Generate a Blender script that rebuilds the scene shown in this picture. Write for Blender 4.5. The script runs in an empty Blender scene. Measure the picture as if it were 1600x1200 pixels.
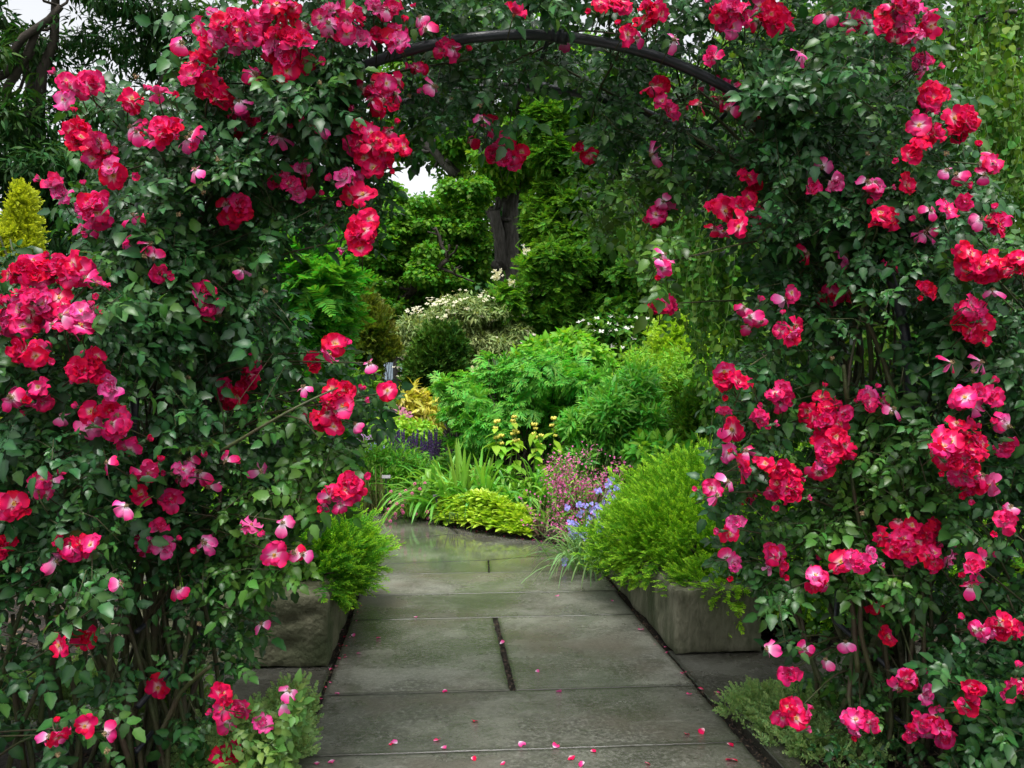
import bpy, math, random
import numpy as np
from mathutils import Vector, noise as mnoise

R_ = math.radians
rng = np.random.default_rng(7)
random.seed(7)
scene = bpy.context.scene
COL = scene.collection

# ------------------------------------------------------------------ camera
F = 1400.0                       # focal length in pixels of the 1600 px wide photograph
YAW = math.atan(115 / F)
H = 1.5
cam_d = bpy.data.cameras.new('camera')
cam = bpy.data.objects.new('camera', cam_d)
COL.objects.link(cam)
cam_d.sensor_width = 36
cam_d.lens = 36 * F / 1600
cam_d.clip_start = 0.05
cam_d.clip_end = 500
cam.location = (0, 0, H)
cam.rotation_euler = (R_(90), 0, -YAW)
scene.camera = cam

# ------------------------------------------------------------------ sky and light (overcast)
SUN_EL, SUN_ROT = 68, 190
world = bpy.data.worlds.new('World')
scene.world = world
world.use_nodes = True
nt = world.node_tree
nt.nodes.clear()
sky = nt.nodes.new('ShaderNodeTexSky')
sky.sky_type = 'NISHITA'
sky.sun_disc = False
sky.sun_elevation = R_(SUN_EL)
sky.sun_rotation = R_(SUN_ROT)
sky.air_density = 1.0
sky.dust_density = 4.0
hsv = nt.nodes.new('ShaderNodeHueSaturation')
hsv.inputs['Saturation'].default_value = 0.14
bg = nt.nodes.new('ShaderNodeBackground')
bg.inputs['Strength'].default_value = 0.15
wo = nt.nodes.new('ShaderNodeOutputWorld')
nt.links.new(sky.outputs[0], hsv.inputs['Color'])
nt.links.new(hsv.outputs[0], bg.inputs[0])
nt.links.new(bg.outputs[0], wo.inputs[0])
sun_d = bpy.data.lights.new('sun', 'SUN')
sun_d.energy = 1.5
sun_d.angle = R_(22)
sun_d.color = (1.0, 0.97, 0.92)
sun = bpy.data.objects.new('sun', sun_d)
COL.objects.link(sun)
# sky sun_rotation is measured clockwise from +Y
sd = Vector((math.sin(R_(SUN_ROT)) * math.cos(R_(SUN_EL)), math.cos(R_(SUN_ROT)) * math.cos(R_(SUN_EL)), math.sin(R_(SUN_EL))))
sun.rotation_euler = sd.to_track_quat('Z', 'Y').to_euler()
scene.view_settings.view_transform = 'Standard'
scene.view_settings.look = 'None'
scene.view_settings.gamma = 1
scene.view_settings.exposure = 1.0
scene.cycles.max_bounces = 7
scene.cycles.diffuse_bounces = 4
scene.cycles.glossy_bounces = 3
scene.cycles.transmission_bounces = 4
scene.cycles.use_denoising = True
try:
    scene.cycles.use_fast_gi = False
except Exception:
    pass

# ------------------------------------------------------------------ pixel <-> world
SA, CA = math.sin(YAW), math.cos(YAW)


def P(px, py, Y):
    """point at world depth Y seen at pixel (px, py) of the 1600x1200 photograph"""
    a = (np.asarray(px, float) - 800) / F
    b = (600 - np.asarray(py, float)) / F
    dy = CA - SA * a
    k = np.asarray(Y, float) / dy
    return np.stack(np.broadcast_arrays(k * (CA * a + SA), np.asarray(Y, float) * np.ones_like(a), H + k * b), -1)


def PX(p):
    p = np.asarray(p, float)
    x, y, z = p[..., 0], p[..., 1], p[..., 2] - H
    r = x * CA - y * SA
    f = x * SA + y * CA
    return np.stack([800 + F * r / f, 600 - F * z / f], -1)


def PG(px, py):
    """point of the ground z=0 seen at a pixel"""
    a = (px - 800) / F
    b = (600 - py) / F
    k = -H / b
    return np.array([k * (CA * a + SA), k * (CA - SA * a), 0.0])


def nrm(v):
    return v / np.maximum(np.linalg.norm(v, axis=-1, keepdims=True), 1e-9)


_ph = rng.uniform(0, 6.28, (8, 3))
_k = nrm(rng.normal(size=(8, 3)))


def pnoise(p, f):
    """cheap smooth pseudo-noise, about -1..1"""
    s = 0
    for i in range(8):
        s = s + np.sin((p @ _k[i]) * f * (1 + .35 * (i % 3)) + _ph[i, 0] + 1.7 * np.sin((p @ _k[(i + 3) % 8]) * f * .6 + _ph[i, 1]))
    return s / 3.2


# ------------------------------------------------------------------ mesh soup
class Soup:
    def __init__(s):
        s.V, s.L, s.S, s.A, s.C, s.M, s.n = [], [], [], [], [], [], 0

    def raw(s, V, loops, sizes, a=None, c=None, mat=0):
        V = np.asarray(V, float).reshape(-1, 3)
        s.V.append(V)
        s.L.append(np.asarray(loops, np.int64) + s.n)
        s.S.append(np.asarray(sizes, np.int64))
        s.A.append(np.zeros(len(V)) if a is None else np.asarray(a, float))
        s.C.append(np.zeros(len(V)) if c is None else np.broadcast_to(np.asarray(c, float), (len(V),)))
        s.M.append(np.full(len(sizes), mat))
        s.n += len(V)

    def inst(s, T, pos, Rm, sc, c=None, mat=0):
        """copies of template T at pos (k,3), rotation columns Rm (k,3,3), scale sc (k,) or (k,3)"""
        k = len(pos)
        if k == 0:
            return
        sc = np.asarray(sc, float)
        if sc.ndim == 0:
            sc = np.full(k, float(sc))
        if sc.ndim == 1:
            sc = np.repeat(sc[:, None], 3, 1)
        tv = T.V[None] * sc[:, None, :]
        V = np.einsum('kij,knj->kni', Rm, tv) + pos[:, None, :]
        n = len(T.V)
        loops = (T.L[None] + (np.arange(k) * n)[:, None]).ravel()
        sizes = np.tile(T.S, k)
        cc = None if c is None else np.repeat(np.broadcast_to(c, (k,)), n)
        s.raw(V.reshape(-1, 3), loops, sizes, np.tile(T.A, k), cc, mat)
        if T.M is not None:
            s.M[-1] = np.tile(T.M, k)

    def tube(s, pts, rad, sides=6, mat=0, c=0.0):
        pts = np.asarray(pts, float)
        n = len(pts)
        rad = np.broadcast_to(rad, (n,))
        t = np.gradient(pts, axis=0)
        t = nrm(t)
        ref = np.array([0, 0, 1.0]) if abs(t[:, 2]).mean() < .8 else np.array([1.0, 0, 0])
        u = nrm(np.cross(t, ref))
        v = np.cross(t, u)
        an = np.arange(sides) * 2 * math.pi / sides
        ring = pts[:, None] + rad[:, None, None] * (np.cos(an)[None, :, None] * u[:, None] + np.sin(an)[None, :, None] * v[:, None])
        V = np.concatenate([ring.reshape(-1, 3), pts[:1], pts[-1:]])
        i, j = np.meshgrid(np.arange(n - 1), np.arange(sides), indexing='ij')
        a = i * sides + j
        b = i * sides + (j + 1) % sides
        q = np.stack([a, b, b + sides, a + sides], -1).reshape(-1, 4)
        j = np.arange(sides)
        c0 = np.stack([np.full(sides, n * sides), (j + 1) % sides, j], -1)
        base = (n - 1) * sides
        c1 = np.stack([np.full(sides, n * sides + 1), base + j, base + (j + 1) % sides], -1)
        A = np.concatenate([np.repeat(np.linspace(0, 1, n), sides), [0, 1]])
        s.raw(V, np.concatenate([q.ravel(), c0.ravel(), c1.ravel()]),
              np.concatenate([np.full(len(q), 4), np.full(2 * sides, 3)]), A, c, mat)

    def box(s, lo, hi, mat=0, c=0.0):
        x0, y0, z0 = lo
        x1, y1, z1 = hi
        V = [(x0, y0, z0), (x1, y0, z0), (x1, y1, z0), (x0, y1, z0), (x0, y0, z1), (x1, y0, z1), (x1, y1, z1), (x0, y1, z1)]
        Fc = [0, 3, 2, 1, 4, 5, 6, 7, 0, 1, 5, 4, 1, 2, 6, 5, 2, 3, 7, 6, 3, 0, 4, 7]
        s.raw(V, Fc, [4] * 6, None, c, mat)

    def ribbons(s, p0, d, length, width, droop, seg=8, c=None, mat=0, fold=.25, twist=0.0):
        """k arching strap leaves: base p0, start direction d, fall 'droop' (share of length)"""
        k = len(p0)
        t = np.linspace(0, 1, seg + 1)
        length = np.broadcast_to(length, (k,))[:, None, None]
        width = np.broadcast_to(width, (k,))[:, None, None]
        droop = np.broadcast_to(droop, (k,))[:, None, None]
        tt = t[None, :, None]
        down = np.array([0, 0, -1.0])
        ctr = p0[:, None] + d[:, None] * length * (tt - .12 * droop * tt ** 2) + down * droop * length * tt ** 2.3
        tan = nrm(np.gradient(ctr, axis=1))
        side = nrm(np.cross(d, np.array([0, 0, 1.0]) + .001))
        if twist:
            side = nrm(side + rng.normal(size=side.shape) * twist)
        side = np.repeat(side[:, None], seg + 1, 1)
        nor = np.cross(side, tan)
        w = width * (np.minimum(1, .55 + 2 * tt) * np.sqrt(np.clip(1 - tt ** 3, 0, 1)) + .02)
        l = ctr - side * w * .5 + nor * w * fold
        r = ctr + side * w * .5 + nor * w * fold
        V = np.stack([l, ctr, r], 2).reshape(k, -1, 3)
        nv = (seg + 1) * 3
        q = []
        for i in range(seg):
            for j in range(2):
                a = i * 3 + j
                q += [a, a + 1, a + 4, a + 3]
        q = np.array(q)
        loops = (q[None] + (np.arange(k) * nv)[:, None]).ravel()
        A = np.tile(np.repeat(t, 3), k)
        s.raw(V.reshape(-1, 3), loops, np.full(k * seg * 2, 4), A, None if c is None else np.repeat(np.broadcast_to(c, (k,)), nv), mat)

    def mesh(s, name, smooth=True):
        me = bpy.data.meshes.new(name)
        V = np.concatenate(s.V)
        L = np.concatenate(s.L)
        S = np.concatenate(s.S)
        me.vertices.add(len(V))
        me.vertices.foreach_set('co', V.astype(np.float32).ravel())
        me.loops.add(len(L))
        me.loops.foreach_set('vertex_index', L.astype(np.int32))
        me.polygons.add(len(S))
        me.polygons.foreach_set('loop_start', np.concatenate([[0], np.cumsum(S)[:-1]]).astype(np.int32))
        me.polygons.foreach_set('loop_total', S.astype(np.int32))
        me.polygons.foreach_set('material_index', np.concatenate(s.M).astype(np.int32))
        me.polygons.foreach_set('use_smooth', np.full(len(S), smooth))
        at = me.attributes.new('t', 'FLOAT', 'POINT')
        at.data.foreach_set('value', np.concatenate(s.A).astype(np.float32))
        at = me.attributes.new('c', 'FLOAT', 'POINT')
        at.data.foreach_set('value', np.concatenate(s.C).astype(np.float32))
        me.update(calc_edges=True)
        return me

    def build(s, name, mats, parent=None, loc=None, smooth=True):
        """vertices are in world space; loc (or the parent's location) becomes the origin"""
        if parent is not None:
            o = np.array(parent.location)
            if parent.parent is not None:
                o = o + np.array(parent.parent.location)
        else:
            o = np.array(loc if loc is not None else (0, 0, 0), float)
        s.V = [v - o for v in s.V]
        me = s.mesh(name, smooth)
        for m in (mats if isinstance(mats, (list, tuple)) else [mats]):
            me.materials.append(m)
        ob = bpy.data.objects.new(name, me)
        COL.objects.link(ob)
        if parent is not None:
            ob.parent = parent
        else:
            ob.location = o
        return ob


class Tmpl:
    def __init__(s, sp):
        s.V = np.concatenate(sp.V)
        s.L = np.concatenate(sp.L)
        s.S = np.concatenate(sp.S)
        s.A = np.concatenate(sp.A)
        m = np.concatenate(sp.M)
        s.M = m if m.any() else None


def tag(o, label=None, cat=None, group=None, kind=None):
    if label:
        o['label'] = label
    if cat:
        o['category'] = cat
    if group:
        o['group'] = group
    if kind:
        o['kind'] = kind
    return o


def thing(name, loc, label, cat, group=None):
    o = bpy.data.objects.new(name, None)
    o.empty_display_size = .1
    COL.objects.link(o)
    o.location = [float(v) for v in loc]
    return tag(o, label, cat, group)


# ------------------------------------------------------------------ materials
def _mat(name):
    m = bpy.data.materials.new(name)
    m.use_nodes = True
    m.node_tree.nodes.clear()
    return m, m.node_tree


def rgba(c):
    return (c[0], c[1], c[2], 1)


def leafmat(name, base, tip=None, young=None, rough=.42, trans=.25, var=.35, hue=.03, spec=.5, tfrom=.0, tto=1.0, tcol=None, coat=0.0):
    m, t = _mat(name)
    N, Lk = t.nodes, t.links
    at = N.new('ShaderNodeAttribute'); at.attribute_name = 't'
    ac = N.new('ShaderNodeAttribute'); ac.attribute_name = 'c'
    geo = N.new('ShaderNodeNewGeometry')
    mr = N.new('ShaderNodeMapRange')
    mr.inputs['From Min'].default_value = tfrom
    mr.inputs['From Max'].default_value = tto
    Lk.new(at.outputs['Fac'], mr.inputs['Value'])
    m1 = N.new('ShaderNodeMix'); m1.data_type = 'RGBA'
    m1.inputs[6].default_value = rgba(base)
    m1.inputs[7].default_value = rgba(tip or base)
    Lk.new(mr.outputs[0], m1.inputs[0])
    m2 = N.new('ShaderNodeMix'); m2.data_type = 'RGBA'
    Lk.new(ac.outputs['Fac'], m2.inputs[0])
    Lk.new(m1.outputs[2], m2.inputs[6])
    m2.inputs[7].default_value = rgba(young or base)
    hs = N.new('ShaderNodeHueSaturation')
    Lk.new(m2.outputs[2], hs.inputs['Color'])
    v = N.new('ShaderNodeMapRange')
    v.inputs['To Min'].default_value = 1 - var
    v.inputs['To Max'].default_value = 1 + var
    Lk.new(geo.outputs['Random Per Island'], v.inputs['Value'])
    Lk.new(v.outputs[0], hs.inputs['Value'])
    wn = N.new('ShaderNodeTexWhiteNoise'); wn.noise_dimensions = '1D'
    Lk.new(geo.outputs['Random Per Island'], wn.inputs['W'])
    h = N.new('ShaderNodeMapRange')
    h.inputs['To Min'].default_value = .5 - hue
    h.inputs['To Max'].default_value = .5 + hue
    Lk.new(wn.outputs['Value'], h.inputs['Value'])
    Lk.new(h.outputs[0], hs.inputs['Hue'])
    b = N.new('ShaderNodeBsdfPrincipled')
    b.inputs['Roughness'].default_value = rough
    b.inputs['Specular IOR Level'].default_value = spec
    if coat:
        b.inputs['Coat Weight'].default_value = coat
        b.inputs['Coat Roughness'].default_value = .25
    Lk.new(hs.outputs[0], b.inputs['Base Color'])
    out = N.new('ShaderNodeOutputMaterial')
    if trans > 0:
        tr = N.new('ShaderNodeBsdfTranslucent')
        mm = N.new('ShaderNodeMix'); mm.data_type = 'RGBA'; mm.blend_type = 'MULTIPLY'
        mm.inputs[0].default_value = 1
        Lk.new(hs.outputs[0], mm.inputs[6])
        mm.inputs[7].default_value = rgba(tcol or (1.6, 1.5, .7))
        Lk.new(mm.outputs[2], tr.inputs['Color'])
        ms = N.new('ShaderNodeMixShader')
        ms.inputs[0].default_value = trans
        Lk.new(b.outputs[0], ms.inputs[1])
        Lk.new(tr.outputs[0], ms.inputs[2])
        Lk.new(ms.outputs[0], out.inputs[0])
    else:
        Lk.new(b.outputs[0], out.inputs[0])
    return m


def petalmat(name, inner, mid, outer, back, trans=.3):
    m, t = _mat(name)
    N, Lk = t.nodes, t.links
    at = N.new('ShaderNodeAttribute'); at.attribute_name = 't'
    cr = N.new('ShaderNodeValToRGB')
    e = cr.color_ramp.elements
    e[0].position = .10; e[0].color = rgba(inner)
    e[1].position = .95; e[1].color = rgba(outer)
    k = cr.color_ramp.elements.new(.40); k.color = rgba(mid)
    oi = N.new('ShaderNodeObjectInfo')
    geo = N.new('ShaderNodeNewGeometry')
    ad = N.new('ShaderNodeMath'); ad.operation = 'ADD'
    Lk.new(oi.outputs['Random'], ad.inputs[0]); Lk.new(geo.outputs['Random Per Island'], ad.inputs[1])
    ns = N.new('ShaderNodeTexNoise'); ns.inputs['Scale'].default_value = 60; ns.inputs['Detail'].default_value = 3
    tc = N.new('ShaderNodeTexCoord')
    Lk.new(tc.outputs['Object'], ns.inputs['Vector'])
    a2 = N.new('ShaderNodeMath'); a2.operation = 'MULTIPLY_ADD'
    Lk.new(ns.outputs['Fac'], a2.inputs[0]); a2.inputs[1].default_value = .22
    a3 = N.new('ShaderNodeMath'); a3.operation = 'SUBTRACT'
    Lk.new(at.outputs['Fac'], a3.inputs[0]); a3.inputs[1].default_value = .11
    Lk.new(a3.outputs[0], a2.inputs[2])
    Lk.new(a2.outputs[0], cr.inputs[0])
    mb = N.new('ShaderNodeMix'); mb.data_type = 'RGBA'
    bf = N.new('ShaderNodeMath'); bf.operation = 'MULTIPLY'; bf.inputs[1].default_value = .75
    Lk.new(geo.outputs['Backfacing'], bf.inputs[0])
    Lk.new(bf.outputs[0], mb.inputs[0])
    Lk.new(cr.outputs[0], mb.inputs[6])
    mb.inputs[7].default_value = rgba(back)
    hs = N.new('ShaderNodeHueSaturation')
    Lk.new(mb.outputs[2], hs.inputs['Color'])
    v = N.new('ShaderNodeMapRange'); v.inputs['From Max'].default_value = 2
    v.inputs['To Min'].default_value = .78; v.inputs['To Max'].default_value = 1.2
    Lk.new(ad.outputs[0], v.inputs['Value']); Lk.new(v.outputs[0], hs.inputs['Value'])
    wn = N.new('ShaderNodeTexWhiteNoise'); wn.noise_dimensions = '1D'
    Lk.new(ad.outputs[0], wn.inputs['W'])
    h = N.new('ShaderNodeMapRange'); h.inputs['To Min'].default_value = .487; h.inputs['To Max'].default_value = .5015
    Lk.new(wn.outputs['Value'], h.inputs['Value']); Lk.new(h.outputs[0], hs.inputs['Hue'])
    b = N.new('ShaderNodeBsdfPrincipled')
    b.inputs['Roughness'].default_value = .6
    b.inputs['Specular IOR Level'].default_value = .12
    Lk.new(hs.outputs[0], b.inputs['Base Color'])
    tr = N.new('ShaderNodeBsdfTranslucent'); Lk.new(hs.outputs[0], tr.inputs['Color'])
    ms = N.new('ShaderNodeMixShader'); ms.inputs[0].default_value = trans
    Lk.new(b.outputs[0], ms.inputs[1]); Lk.new(tr.outputs[0], ms.inputs[2])
    out = N.new('ShaderNodeOutputMaterial'); Lk.new(ms.outputs[0], out.inputs[0])
    return m


def roughmat(name, c1, c2, scale=6, rough=.8, bump=.3, bscale=None, spec=.4, c3=None, metal=0, stretch=(1, 1, 1), detail=6, c3scale=1.5, dist=.02):
    m, t = _mat(name)
    N, Lk = t.nodes, t.links
    tc = N.new('ShaderNodeTexCoord')
    mp = N.new('ShaderNodeMapping'); mp.inputs['Scale'].default_value = stretch
    Lk.new(tc.outputs['Object'], mp.inputs[0])
    n1 = N.new('ShaderNodeTexNoise'); n1.inputs['Scale'].default_value = scale; n1.inputs['Detail'].default_value = detail
    n1.inputs['Roughness'].default_value = .65
    Lk.new(mp.outputs[0], n1.inputs['Vector'])
    cr = N.new('ShaderNodeValToRGB')
    cr.color_ramp.elements[0].position = .33; cr.color_ramp.elements[0].color = rgba(c1)
    cr.color_ramp.elements[1].position = .68; cr.color_ramp.elements[1].color = rgba(c2)
    Lk.new(n1.outputs['Fac'], cr.inputs[0])
    src = cr.outputs[0]
    if c3:
        n3 = N.new('ShaderNodeTexNoise'); n3.inputs['Scale'].default_value = c3scale; n3.inputs['Detail'].default_value = 5
        Lk.new(mp.outputs[0], n3.inputs['Vector'])
        r3 = N.new('ShaderNodeMapRange'); r3.inputs['From Min'].default_value = .42; r3.inputs['From Max'].default_value = .66
        Lk.new(n3.outputs['Fac'], r3.inputs['Value'])
        mx = N.new('ShaderNodeMix'); mx.data_type = 'RGBA'
        Lk.new(r3.outputs[0], mx.inputs[0]); Lk.new(src, mx.inputs[6]); mx.inputs[7].default_value = rgba(c3)
        src = mx.outputs[2]
    b = N.new('ShaderNodeBsdfPrincipled')
    b.inputs['Roughness'].default_value = rough
    b.inputs['Metallic'].default_value = metal
    b.inputs['Specular IOR Level'].default_value = spec
    Lk.new(src, b.inputs['Base Color'])
    if bump:
        n2 = N.new('ShaderNodeTexNoise'); n2.inputs['Scale'].default_value = bscale or scale * 4; n2.inputs['Detail'].default_value = 5
        Lk.new(mp.outputs[0], n2.inputs['Vector'])
        bp = N.new('ShaderNodeBump'); bp.inputs['Strength'].default_value = bump; bp.inputs['Distance'].default_value = dist
        Lk.new(n2.outputs['Fac'], bp.inputs['Height']); Lk.new(bp.outputs[0], b.inputs['Normal'])
    out = N.new('ShaderNodeOutputMaterial'); Lk.new(b.outputs[0], out.inputs[0])
    return m


def slabmat(name):
    """wet sawn sandstone: blotchy olive grey, worn pale edges, films of water and standing puddles"""
    m, t = _mat(name)
    N, Lk = t.nodes, t.links
    tc = N.new('ShaderNodeTexCoord')
    pos = tc.outputs['Object']
    ac = N.new('ShaderNodeAttribute'); ac.attribute_name = 'c'
    at = N.new('ShaderNodeAttribute'); at.attribute_name = 't'

    def noise(sc, det=6, rgh=.6, vec=None):
        n = N.new('ShaderNodeTexNoise'); n.inputs['Scale'].default_value = sc; n.inputs['Detail'].default_value = det
        n.inputs['Roughness'].default_value = rgh
        Lk.new(vec or pos, n.inputs['Vector']); return n.outputs['Fac']

    def mrange(src, a, b, c=0., d=1.):
        r = N.new('ShaderNodeMapRange'); r.interpolation_type = 'SMOOTHSTEP'
        r.inputs['From Min'].default_value = a; r.inputs['From Max'].default_value = b
        r.inputs['To Min'].default_value = c; r.inputs['To Max'].default_value = d
        Lk.new(src, r.inputs['Value']); return r.outputs[0]

    def mixc(f, a, b):
        x = N.new('ShaderNodeMix'); x.data_type = 'RGBA'
        if hasattr(f, 'type') and not isinstance(f, float):
            Lk.new(f, x.inputs[0])
        else:
            x.inputs[0].default_value = f
        for s_, i in ((a, 6), (b, 7)):
            if isinstance(s_, tuple):
                x.inputs[i].default_value = rgba(s_)
            else:
                Lk.new(s_, x.inputs[i])
        return x.outputs[2]
    c = mixc(mrange(noise(2.0, 8, .72), .40, .62), (.062, .060, .048), (.172, .172, .142))
    c = mixc(mrange(noise(42, 6, .85), .47, .60, 0, .9), c, (.235, .235, .20))
    c = mixc(mrange(noise(5.5, 6, .7), .52, .68, 0, .6), c, (.050, .055, .032))
    c = mixc(mrange(noise(1.1, 5), .46, .66, 0, .8), c, (.098, .082, .062))
    c = mixc(mrange(noise(70, 4, .85), .52, .66, 0, .8), c, (.036, .038, .028))
    c = mixc(mrange(noise(120, 3, .8), .56, .70, 0, .55), c, (.26, .26, .21))
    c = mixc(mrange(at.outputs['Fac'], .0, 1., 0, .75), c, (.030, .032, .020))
    wetn = noise(1.25, 7, .62)
    c = mixc(mrange(wetn, .42, .68, 0, .62), c, (.050, .052, .045))
    hs = N.new('ShaderNodeHueSaturation'); Lk.new(c, hs.inputs['Color'])
    Lk.new(mrange(ac.outputs['Fac'], 0, 1, .6, 1.3), hs.inputs['Value'])
    b = N.new('ShaderNodeBsdfPrincipled')
    Lk.new(hs.outputs[0], b.inputs['Base Color'])
    # wetness: patchy film near, standing water farther along the path
    sx = N.new('ShaderNodeSeparateXYZ'); Lk.new(pos, sx.inputs[0])
    far = mrange(sx.outputs['Y'], 6.3, 7.9)
    pud = mrange(noise(.9, 3), .40, .50)
    pudf = N.new('ShaderNodeMath'); pudf.operation = 'MULTIPLY'
    mxx = N.new('ShaderNodeMath'); mxx.operation = 'MAXIMUM'; Lk.new(pud, mxx.inputs[0]); mxx.inputs[1].default_value = .82
    Lk.new(far, pudf.inputs[0]); Lk.new(mxx.outputs[0], pudf.inputs[1])
    film = mrange(wetn, .36, .62, .46, .11)
    rr = N.new('ShaderNodeMix'); rr.data_type = 'FLOAT'
    Lk.new(pudf.outputs[0], rr.inputs[0]); Lk.new(film, rr.inputs[2]); rr.inputs[3].default_value = .075
    Lk.new(rr.outputs[0], b.inputs['Roughness'])
    b.inputs['Specular IOR Level'].default_value = .5
    bp = N.new('ShaderNodeBump'); bp.inputs['Distance'].default_value = .006
    st = N.new('ShaderNodeMath'); st.operation = 'MULTIPLY_ADD'
    Lk.new(pudf.outputs[0], st.inputs[0]); st.inputs[1].default_value = -.42; st.inputs[2].default_value = .45
    Lk.new(st.outputs[0], bp.inputs['Strength'])
    Lk.new(noise(38, 8, .75), bp.inputs['Height']); Lk.new(bp.outputs[0], b.inputs['Normal'])
    out = N.new('ShaderNodeOutputMaterial'); Lk.new(b.outputs[0], out.inputs[0])
    return m


M = {}
M['rose_leaf'] = leafmat('rose_leaf', (.015, .074, .020), (.036, .120, .030), (.085, .210, .022), rough=.36, trans=.24, var=.5, hue=.02, spec=.38)
M['rose_leaf_young'] = leafmat('rose_leaf_young', (.075, .165, .035), (.11, .22, .05), (.13, .26, .05), rough=.42, trans=.3, var=.3)
M['cane'] = roughmat('cane', (.035, .050, .016), (.075, .090, .03), 20, .6, .3, c3=(.06, .04, .025), c3scale=9)
M['red'] = petalmat('red', (.82, .52, .56), (.76, .012, .085), (.72, .003, .030), (.76, .05, .22))
M['rose'] = petalmat('rose', (.86, .68, .76), (.80, .06, .25), (.74, .006, .085), (.80, .14, .40))
M['pink'] = petalmat('pink', (.86, .78, .84), (.82, .22, .46), (.76, .03, .22), (.82, .34, .58))
M['stamen'] = leafmat('stamen', (.16, .05, .02), (.72, .38, .05), rough=.7, trans=0, var=.3)
M['hip'] = leafmat('hip', (.16, .11, .05), (.34, .22, .12), rough=.8, trans=0, var=.3)
M['sepal'] = leafmat('sepal', (.07, .15, .06), rough=.6, trans=.1)
M['bark'] = roughmat('bark', (.040, .035, .030), (.13, .12, .105), 5, .9, .9, 14, stretch=(3, 3, .6), dist=.06)
M['twig'] = roughmat('twig', (.018, .014, .010), (.045, .036, .026), 12, .9, .4)
M['iron'] = roughmat('iron', (.012, .014, .020), (.022, .025, .034), 14, .38, .12, 90, spec=.5, c3=(.03, .035, .045), c3scale=3)


# ------------------------------------------------------------------ templates
def leaf_tmpl(w=.30, fold=.18, curl=.25, rows=6, shape=.9, serr=0.0, seed=0, px=.42):
    """ovate leaf of length 1 along +Y; A is 1 on the midrib"""
    rg = np.random.default_rng(seed)
    sp = Soup()
    t = np.linspace(0, 1, rows + 1)
    hw = w * (np.sin(np.pi * np.clip(t, 0, 1) ** (px / .5 * .8)) ** shape)
    hw[0] = .012; hw[-1] = 0.0
    if serr:
        hw[1:-1] *= 1 + serr * np.where(np.arange(1, rows) % 2, 1, -1)
    z = -curl * t ** 2
    V, A = [], []
    for i in range(rows + 1):
        j = rg.uniform(-.02, .02, 2)
        V += [(-hw[i], t[i] - .02, z[i] + fold * hw[i] + j[0]), (0, t[i], z[i]), (hw[i], t[i] - .02, z[i] + fold * hw[i] + j[1])]
        A += [0, 1, 0]
    q, S = [], []
    for i in range(rows):
        for j in range(2):
            a = i * 3 + j
            q += [a, a + 1, a + 4, a + 3]; S.append(4)
    sp.raw(V, q, S, A)
    return Tmpl(sp)


def rotz(a):
    c, s = math.cos(a), math.sin(a)
    return np.array([[c, -s, 0], [s, c, 0], [0, 0, 1.0]])


def eul(ax, ay, az):
    cx, sx, cy, sy = math.cos(ax), math.sin(ax), math.cos(ay), math.sin(ay)
    Rx = np.array([[1, 0, 0], [0, cx, -sx], [0, sx, cx]])
    Ry = np.array([[cy, 0, sy], [0, 1, 0], [-sy, 0, cy]])
    return rotz(az) @ Rx @ Ry


def compound(leaflet, spots, seed, stalk=True, stalkw=.012, droop=.15):
    """pinnate leaf: spots = (y along rachis, side angle deg, scale)"""
    rg = np.random.default_rng(seed)
    sp = Soup()
    pos, Rm, sc = [], [], []
    for y, a, s_ in spots:
        pos.append((0, y, -droop * y * y))
        Rm.append(eul(R_(-12) + rg.normal() * .22, rg.normal() * .28, R_(a) + rg.normal() * .12))
        sc.append(s_ * rg.uniform(.88, 1.12))
    sp.inst(leaflet, np.array(pos), np.array(Rm), np.array(sc))
    if stalk:
        ymax = max(s_[0] for s_ in spots)
        ys = np.linspace(-.15, ymax, 4)
        sp.tube([(0, y, -droop * y * y) for y in ys], [stalkw, stalkw, stalkw * .7, stalkw * .5], 3)
    return Tmpl(sp)


_lf = [leaf_tmpl(.31, .30, .22, 6, .85, .10, s) for s in range(3)]
ROSE = [compound(_lf[s % 3], [(.25, 68, .36), (.25, -68, .36), (.52, 60, .46), (.52, -60, .46), (.80, 0, .56)], s) for s in range(4)] + \
       [compound(_lf[s % 3], [(.12, 72, .3), (.12, -72, .3), (.36, 66, .36), (.36, -66, .36), (.6, 58, .42), (.6, -58, .42), (.86, 0, .5)], s) for s in range(4, 7)]
LEAF = leaf_tmpl(.28, .2, .25, 3)
ROUND = leaf_tmpl(.42, .12, .2, 4, .7)
LANCE = leaf_tmpl(.13, .15, .3, 3, .9)
SPAT = leaf_tmpl(.24, .25, .2, 4, .8, px=.8)


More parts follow.
